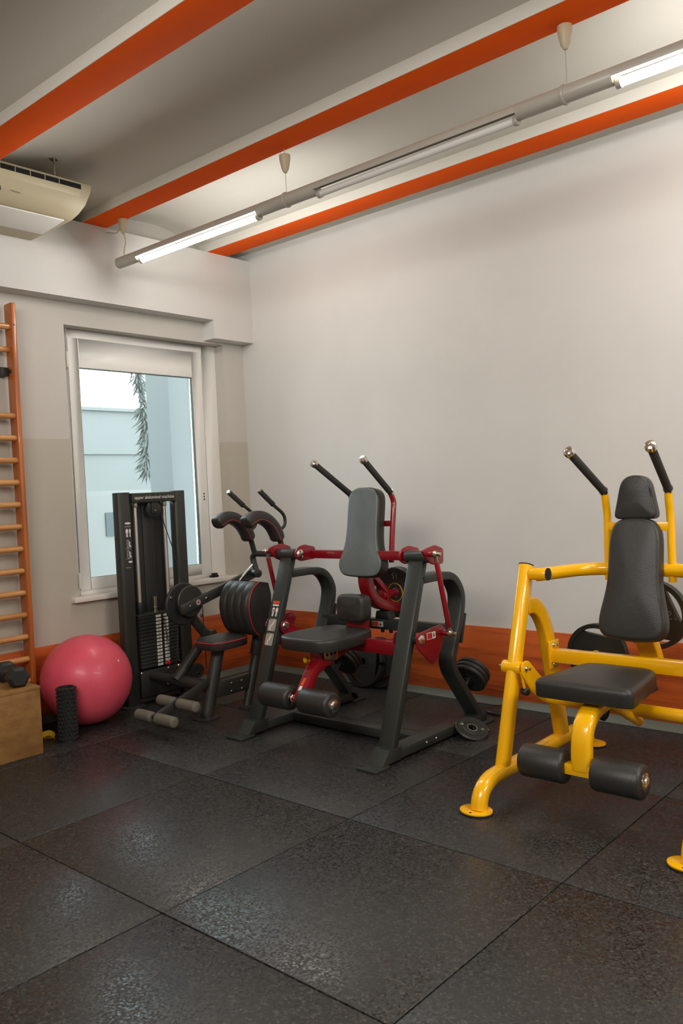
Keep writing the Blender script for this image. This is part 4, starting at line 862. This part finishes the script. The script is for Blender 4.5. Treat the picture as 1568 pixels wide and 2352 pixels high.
for y in (-1.245, -1.000):
    part('guide_rod', MB().tube([(0.175, y, 0.24), (0.175, y, 1.42)], 0.0125, 16), MT['rodsteel'], am)
    part('rod_collar', MB().lathe([(0.020, 0), (0.020, 0.045)], (0.175, y, 1.375), (0, 0, 1), 18), MT['steel'], am, 0.002)
    part('rod_bushing', MB().lathe([(0.024, 0), (0.021, 0.08)], (0.175, y, 0.630), (0, 0, 1), 18), MT['rubberblk'], am, 0.002)
pm = None; lm = None; rm2 = None
ZP = 0.248; PH = 0.0245
for k in range(15):
    z0 = ZP + k * PH
    if pm is None:
        pb = MB(); pb.box(0.115, 0.225, -1.292, -0.962, z0 + 0.0012, z0 + PH - 0.0012); p0 = pl_ = part('stack_plate', pb, MT['panel'], am, 0.003)
        l0 = part('weight_label', MB().box(0.225, 0.2257, -1.155, -1.112, z0 + 0.004, z0 + PH - 0.004), MT['white'], pl_); l1 = part('weight_label', MB().box(0.225, 0.2257, -1.090, -1.050, z0 + 0.004, z0 + PH - 0.004), MT['white'], pl_)
        h0 = part('pin_hole', MB().lathe([(0.006, 0), (0.006, 0.0008)], (0.225, -1.100, z0 + PH / 2), (1, 0, 0), 10), MT['hole'], pl_)
        pm = True
    else:
        pl_ = copy_part(p0, am, (0, 0, k * PH))
        for q in (l0, l1, h0): copy_part(q, pl_)
    for yy, val in ((-1.1335, str(5 * (15 - k))), (-1.070, str(11 * (15 - k)))):
        t = text_part('weight_number', val, 0.015, MT['hole'], am, (0.2258, yy, z0 + PH / 2), (0, 1, 0), (0, 0, 1), 0.0003); t.parent = pl_; t.location = -Vector(pl_.location)
part('stack_top_plate', MB().box(0.112, 0.228, -1.297, -0.957, ZP + 15 * PH, ZP + 15 * PH + 0.012), MT['dark'], am, 0.002)
zt = ZP + 15 * PH + 0.012
q = MB(); q.lathe([(0.018, 0), (0.018, 0.014), (0.012, 0.016), (0.012, 0.03), (0.020, 0.031), (0.020, 0.036), (0.014, 0.037), (0.014, 0.10), (0.018, 0.101), (0.018, 0.108), (1e-4, 0.108)], (0.17, -1.115, zt), (0, 0, 1), 16); part('cable_fitting', q, MT['steel'], am)
part('lift_cable', MB().tube([(0.17, -1.115, zt + 0.1), (0.165, -1.112, 1.33)], 0.0028, 8), MT['matte'], am)
pc = Vector((0.185, -1.095, 1.352)); pax = Vector((0.82, -0.35, -0.1)).normalized()
q = MB(); q.lathe([(0.008, -0.016), (0.050, -0.016), (0.056, -0.013), (0.056, -0.008), (0.048, -0.003), (0.048, 0.003), (0.056, 0.008), (0.056, 0.013), (0.050, 0.016), (0.008, 0.016)], pc, pax, 36); part('top_pulley', q, MT['rubberblk'], am, ang=40)
q = MB(); q.prism(rpoly([(-0.022, -0.025), (0.022, -0.025), (0.026, 0.07), (-0.026, 0.07)], 0.015), lambda u, v, w: (0.205 + w, -1.105 + u, 1.352 + v), 0, 0.006); part('pulley_bracket', q, MT['dark'], am, 0.002)
part('pulley_bolt', bolt(MB(), (0.211, -1.100, 1.350), pax, 0.009, 0.010), MT['chrome'], am)
part('drop_cable', MB().tube(smooth([(0.19, -1.045, 1.345), (0.21, -1.03, 1.25), (0.25, -0.99, 1.05), (0.30, -0.96, 0.80), (0.34, -0.95, 0.72)], 5), 0.0032, 8), MT['matte'], am)
# coiled cord of the selector pin
cpth = []
for i in range(150):
    t = i / 149; z = zt - 0.01 - t * 0.34; cpth.append((0.243 + 0.007 * math.cos(t * 120), -1.105 + 0.055 * t + 0.007 * math.sin(t * 120), z))
part('coiled_cord', MB().tube(cpth, 0.0022, 6), MT['matte'], am)
part('pin_knob', MB().lathe([(1e-4, 0), (0.013, 0.002), (0.017, 0.010), (0.015, 0.020), (1e-4, 0.026)], (0.230, -1.078, ZP + PH * 0.6), (1, 0, 0), 18), MT['redknob'], am, label='red selector knob')
# printed instructions on the near column
def colq(name, y0, y1, z0, z1, m=MT['white']):
    part(name, MB().box(0.2221, 0.2226, y0, y1, z0, z1), m, cl)
part('logo_oval', MB().prism([(-1.3420 + 0.024 * math.cos(t), 1.270 + 0.007 * math.sin(t)) for t in [2 * PI * i / 20 for i in range(20)]], YZ, 0.2221, 0.2226), MT['white'], cl)
colq('title_line', -1.3658, -1.3204, 1.247, 1.2495)
for yy, w in ((-1.3521, 1), (-1.3283, 0.6)):
    mb = MB(); man(mb, Vector((0.2226, yy, 1.205)), Vector((0, w, 0)), Vector((0, 0, 1)), 0.058); part('muscle_figure', mb, MT['white'], cl)['kind'] = 'stuff'
for zc in (1.128, 1.058):
    mb = MB()
    for a, b, c, d in ((-1.3564, -1.3542, -0.028, 0.028), (-1.3442, -1.3420, -0.028, 0.028), (-1.3564, -1.3420, 0.025, 0.028), (-1.3564, -1.3420, -0.028, -0.025), (-1.3398, -1.3334, -0.012, 0.018), (-1.3370, -1.3262, -0.024, -0.008), (-1.3305, -1.3283, 0.0, 0.012), (-1.3694, -1.3226, -0.0335, -0.0325)): mb.box(0.2221, 0.2225, a, b, zc + c, zc + d)
    part('exercise_figure', mb, MT['white'], cl)['kind'] = 'stuff'
part('logo_oval', MB().prism([(-1.3355 + 0.016 * math.cos(t), 1.005 + 0.007 * math.sin(t)) for t in [2 * PI * i / 20 for i in range(20)]], YZ, 0.2221, 0.2226), MT['white'], cl)
part('signature_print', MB().tube([(0.2224, -1.372 + i * 0.0026, 0.966 + 0.0045 * math.sin(i * 1.7) * (1.6 if i < 3 else 0.6)) for i in range(15)], 0.0007, 5), MT['white'], cl)
# frame
part('connecting_tube', MB().lathe([(0.030, 0.235), (0.030, 0.47)], (0, -1.215, 0.195), (1, 0, 0), 22), MT['dark'], am)
part('sleeve_tube', MB().lathe([(0.040, 0.465), (0.040, 0.845)], (0, -1.215, 0.195), (1, 0, 0), 24), MT['dark'], am, 0.003)
part('seat_post', MB().tube([(AC_, -1.262, 0.006), (AC_, -1.135, 0.450)], 0.041, 24), MT['dark'], am)
part('foot_disc', MB().lathe([(0.082, 0), (0.082, 0.007), (0.068, 0.013), (1e-4, 0.013)], (AC_, -1.265, 0), (0, 0, 1), 28), MT['dark'], am)
part('rear_post', MB().tube([(AC_ + 0.02, -0.935, 0.006), (AC_ + 0.02, -0.785, 0.48)], 0.030, 20), MT['dark'], am)
part('rear_post_sleeve', MB().tube([(AC_ + 0.02, -0.840, 0.34), (AC_ + 0.02, -0.78, 0.56)], 0.036, 20), MT['black'], am, 0.002)
part('foot_disc', MB().lathe([(0.050, 0), (0.050, 0.010), (0.042, 0.016), (1e-4, 0.016)], (AC_ + 0.02, -0.938, 0), (0, 0, 1), 24), MT['dark'], am)
part('spine_beam', MB().box(AC_ - 0.025, AC_ + 0.036, -1.20, -0.84, 0.120, 0.222), MT['dark'], am, 0.005)
for y in (-1.075, -0.985):
    for z in (0.195, 0.142): part('beam_bolt', bolt(MB(), (AC_ + 0.036, y, z), (1, 0, 0), 0.010, 0.008), MT['chrome'], am)
part('cam_strut', MB().tube(fillet([(0.56, -1.26, 0.21), (0.585, -1.00, 0.47), (0.590, -1.19, 0.70)], 0.03), 0.034, 20), MT['dark'], am)
part('elbow_cap', MB().lathe([(0.026, -0.05), (0.026, 0.05), (1e-4, 0.052)], (0.59, -0.985, 0.485), (1, 0.2, 0), 18), MT['dark'], am)
part('cam_disc', MB().lathe([(0.02, -0.012), (0.135, -0.012), (0.142, -0.006), (0.142, 0.006), (0.135, 0.012), (0.02, 0.012)], (0.620, -1.215, 0.720), (1, 0, 0), 48), MT['rubberblk'], am)
part('cam_cover', MB().lathe([(0.103, 0.0), (0.106, 0.004), (0.106, 0.024), (0.100, 0.030), (1e-4, 0.030)], (0.634, -1.180, 0.735), (1, 0, 0), 44), MT['dark'], am)
for y, z in ((-1.320, 0.775), (-1.10, 0.630), (-1.085, 0.72)): part('cam_bolt', bolt(MB(), (0.632 if y < -1.2 else 0.664, y, z), (1, 0, 0), 0.012, 0.010), MT['chrome'], am)
arm = [(0.682, -1.285, 0.690), (0.682, -0.60, 0.873)]
la = part('lever_arm', MB().sweep(arm, rrect(0.036, 0.066, 0.006, 2), (1, 0, 0)), MT['dark'], am, 0.003)
for t in (0.10, 0.30): part('arm_bolt', bolt(MB(), Vector(arm[0]).lerp(Vector(arm[1]), t) + Vector((0.017, 0, 0)), (1, 0, 0), 0.010, 0.008), MT['chrome'], la)
c_ = Vector(arm[0]).lerp(Vector(arm[1]), 0.20) + Vector((0.017, 0, 0))
part('badge', MB().lathe([(0.020, 0), (0.019, 0.002), (1e-4, 0.002)], c_, (1, 0, 0), 20), MT['grey'], la); part('badge_star', MB().lathe([(0.008, 0.002), (1e-4, 0.0028)], c_, (1, 0, 0), 8), MT['redprint'], la)
# yoke tube over the seat
yk = fillet([(0.705, -0.640, 0.868), (0.690, -0.44, 0.955), (0.700, -0.48, 1.002), (0.78, -0.640, 1.000), (1.10, -0.640, 1.000), (1.16, -0.62, 0.99)], 0.05, 5)
yk = smooth([(0.760, -0.655, 0.860), (0.722, -0.640, 0.905), (0.700, -0.635, 0.950), (0.698, -0.638, 0.985), (0.722, -0.640, 1.004), (0.765, -0.640, 1.007), (0.90, -0.640, 1.007), (1.12, -0.640, 1.007)], 5)
part('yoke_tube', MB().tube(yk, 0.021, 18), MT['dark'], am, 0.002)
part('yoke_cap', MB().lathe([(0.029, -0.06), (0.029, 0.0), (1e-4, 0.002)], (0.768, -0.657, 0.868), (1, -0.25, -0.05), 24), MT['dark'], am, 0.002)
part('tie_rod', MB().tube([(0.715, -0.66, 0.93), (0.700, -0.77, 0.84), (0.70, -0.80, 0.80)], 0.007, 10), MT['chrome'], am)
for s in (-1, 1):
    X = AC_ + s * 0.147
    part('pad_post', MB().tube([(X, -0.640, 1.0), (X - 0.004, -0.672, 1.12)], 0.019, 16), MT['dark'], am)
    spine = [(-0.982, 1.236), (-0.950, 1.253), (-0.900, 1.274), (-0.845, 1.272), (-0.785, 1.245), (-0.740, 1.205), (-0.708, 1.155), (-0.690, 1.108)]
    sp3 = smooth(at_x(X, spine), 5)
    NP = len(sp3); sec = rrect(0.094, 0.086, 0.030, 4)
    b = MB()
    P = sp3; vs = []; k = len(sec); fs = []
    for i in range(NP):
        t = (P[min(NP - 1, i + 1)] - P[max(0, i - 1)]).normalized(); bb = Vector((1, 0, 0)); nn = t.cross(bb)
        e = min(i, NP - 1 - i); f = (1 - ((2.5 - e) / 3.2) ** 2) ** 0.5 if e < 2.5 else 1.0
        vs += [P[i] + bb * a * (0.5 + 0.5 * f) + nn * c * f for a, c in sec]
    for i in range(NP - 1): fs += [(i * k + q, i * k + (q + 1) % k, (i + 1) * k + (q + 1) % k, (i + 1) * k + q) for q in range(k)]
    fs += [list(range(k))[::-1], list(range((NP - 1) * k, NP * k))]
    b.add(vs, fs); sp_ = part('shoulder_pad', b, MT['leather'], am, ang=60)
    for e in (-1, 1):
        edge = []
        for i in range(2, NP - 1):
            t = (P[min(NP - 1, i + 1)] - P[max(0, i - 1)]).normalized(); nn = t.cross(Vector((1, 0, 0))); edge.append(P[i] + Vector((1, 0, 0)) * e * 0.0445 + nn * 0.016)
        part('red_piping', MB().tube(edge, 0.0032, 6), MT['piping'], sp_, label='red piping')
    # handle behind the pad
    hp = smooth([(X + 0.002, -0.700, 1.16), (X + 0.003, -0.632, 1.20), (X + 0.003, -0.618, 1.245), (X + 0.003, -0.640, 1.29), (X + 0.004, -0.715, 1.345), (X + s * 0.007, -0.837, 1.442)], 5)
    part('handle_tube', MB().tube(hp, 0.0115, 12), MT['dark'], am)
    a, bq = Vector((X + s * 0.003, -0.722, 1.351)), Vector((X + s * 0.007, -0.842, 1.446)); d = (bq - a).normalized()
    gp = MB(); gp.lathe([(0.0165, 0.0), (0.0185, 0.008), (0.0175, 0.05), (0.0185, 0.09), (0.0175, 0.12), (0.0185, 0.15), (0.0165, 0.158)], a, d, 16); part('handle_grip', gp, MT['foam'], am)
    part('handle_cap', MB().lathe([(0.015, 0), (0.0165, 0.006), (0.012, 0.012), (1e-4, 0.012)], a + d * 0.157, d, 16), MT['chrome'], am)
# back pad: bulging front with four upright channels
BX0, BX1 = 0.765, 1.052
prof_ = [(-0.958, 0.500), (-0.992, 0.54), (-1.018, 0.60), (-1.030, 0.66), (-1.028, 0.72), (-1.008, 0.78), (-0.970, 0.825), (-0.925, 0.850)]
prof_ = [(p.y, p.z) for p in smooth(at_x(0, prof_), 4)]
b = MB(); nx = 33; vs = []; fs = []; nz = len(prof_)
for i in range(nx):
    t = i / (nx - 1); x = BX0 + (BX1 - BX0) * t; g = abs(math.sin(t * 4 * PI)) ** 0.5 * 0.010; e = min(t, 1 - t); rd = 0.0 if e > 0.06 else 0.018 * (1 - e / 0.06) ** 2
    vs += [(x, y - g * math.sin(PI * j / (nz - 1)) ** 0.4 + rd, z) for j, (y, z) in enumerate(prof_)]
for i in range(nx - 1): fs += [(i * nz + j, (i + 1) * nz + j, (i + 1) * nz + j + 1, i * nz + j + 1) for j in range(nz - 1)]
fr_ = [(x, y + 0.0, z) for x, y, z in vs]
b.add(vs, fs)
back = [(-0.835, 0.835), (-0.815, 0.76), (-0.815, 0.62), (-0.845, 0.50)]
side = lambda x, rd: [(x, y + rd, z) for y, z in prof_] + [(x + (0.03 if x > 0.9 else -0.03) * 0, y, z) for y, z in back]
for x in (BX0, BX1): b.add(side(x, 0.018 - 0.0), [list(range(nz + 4))])
ls_, rs_ = side(BX0, 0.018), side(BX1, 0.018); m_ = len(ls_)
strip = list(range(nz - 1, m_)) + [0]
b.add(ls_ + rs_, [(strip[i], strip[i + 1], m_ + strip[i + 1], m_ + strip[i]) for i in range(len(strip) - 1)])
bp = part('back_pad', b, MT['leather'], am, ang=50)
for x in (BX0, BX1): part('red_piping', MB().tube([(x, y + 0.014, z) for y, z in prof_], 0.0034, 6), MT['piping'], bp, label='red piping')
part('back_pad_mount', MB().box(AC_ - 0.03, AC_ + 0.07, -0.84, -0.77, 0.50, 0.62), MT['black'], am, 0.004)
# seat
so = rpoly([(-0.125, 0.150), (-0.150, 0.0), (-0.110, -0.150), (0.110, -0.150), (0.150, 0.0), (0.125, 0.150)], [0.07, 0.12, 0.09, 0.09, 0.12, 0.07], 6)
st2 = part('seat', MB().pad(so, (AC_ + 0.018, -1.130, 0.447), (1, 0, 0), (0, 1, 0.03), (0, -0.03, 1), 0.058, 0.014, 0.006), MT['leather'], am, ang=60)
part('red_piping', MB().tube([(AC_ + 0.018 + x * 1.01, -1.130 + y * 1.01, 0.447 + 0.048 + y * 0.03) for x, y in so], 0.0034, 6, closed=True), MT['piping'], st2, label='red piping')
# foot rollers
part('foot_bar', MB().sweep([(AC_ + 0.005, -1.225, 0.235), (AC_ + 0.02, -1.685, 0.098)], rrect(0.022, 0.052, 0.004, 2), (1, 0, 0)), MT['dark'], am, 0.002)
for y, z in ((-1.672, 0.102), (-1.505, 0.155)):
    for xa, xb in ((AC_ - 0.165, AC_ - 0.005), (AC_ + 0.032, AC_ + 0.215)):
        g = MB(); L = xb - xa; pr = [(0.010, 0), (0.026, 0.001), (0.033, 0.010)] + [(0.034 if i % 2 else 0.0322, 0.016 + (L - 0.032) * i / 16) for i in range(17)] + [(0.033, L - 0.010), (0.026, L - 0.001), (0.010, L)]
        g.lathe(pr, (xa, y, z), (1, 0, 0), 24); part('foot_roller', g, MT['greyfoam'], am, ang=70)
    part('roller_axle', MB().lathe([(0.010, AC_ - 0.16), (0.010, AC_ + 0.21)], (0, y, z), (1, 0, 0), 12), MT['dark'], am)
q = MB(); q.lathe([(0.008, -0.011), (0.047, -0.011), (0.05, -0.006), (0.043, 0.0), (0.05, 0.006), (0.047, 0.011), (0.008, 0.011)], (0.60, -1.110, 0.250), (0.95, -0.3, 0), 30); part('low_pulley', q, MT['rubberblk'], am, ang=40)
part('pulley_bolt', bolt(MB(), (0.613, -1.114, 0.235), (0.95, -0.3, 0), 0.009, 0.008), MT['chrome'], am)
part('cam_cable', MB().tube([(0.655, -1.08, 0.69), (0.640, -1.06, 0.255)], 0.003, 8), MT['matte'], am)
part('cam_cable', MB().tube(smooth([(0.42, -1.10, 0.62), (0.46, -1.16, 0.40), (0.50, -1.18, 0.33), (0.56, -1.13, 0.26)], 5), 0.003, 8), MT['matte'], am)
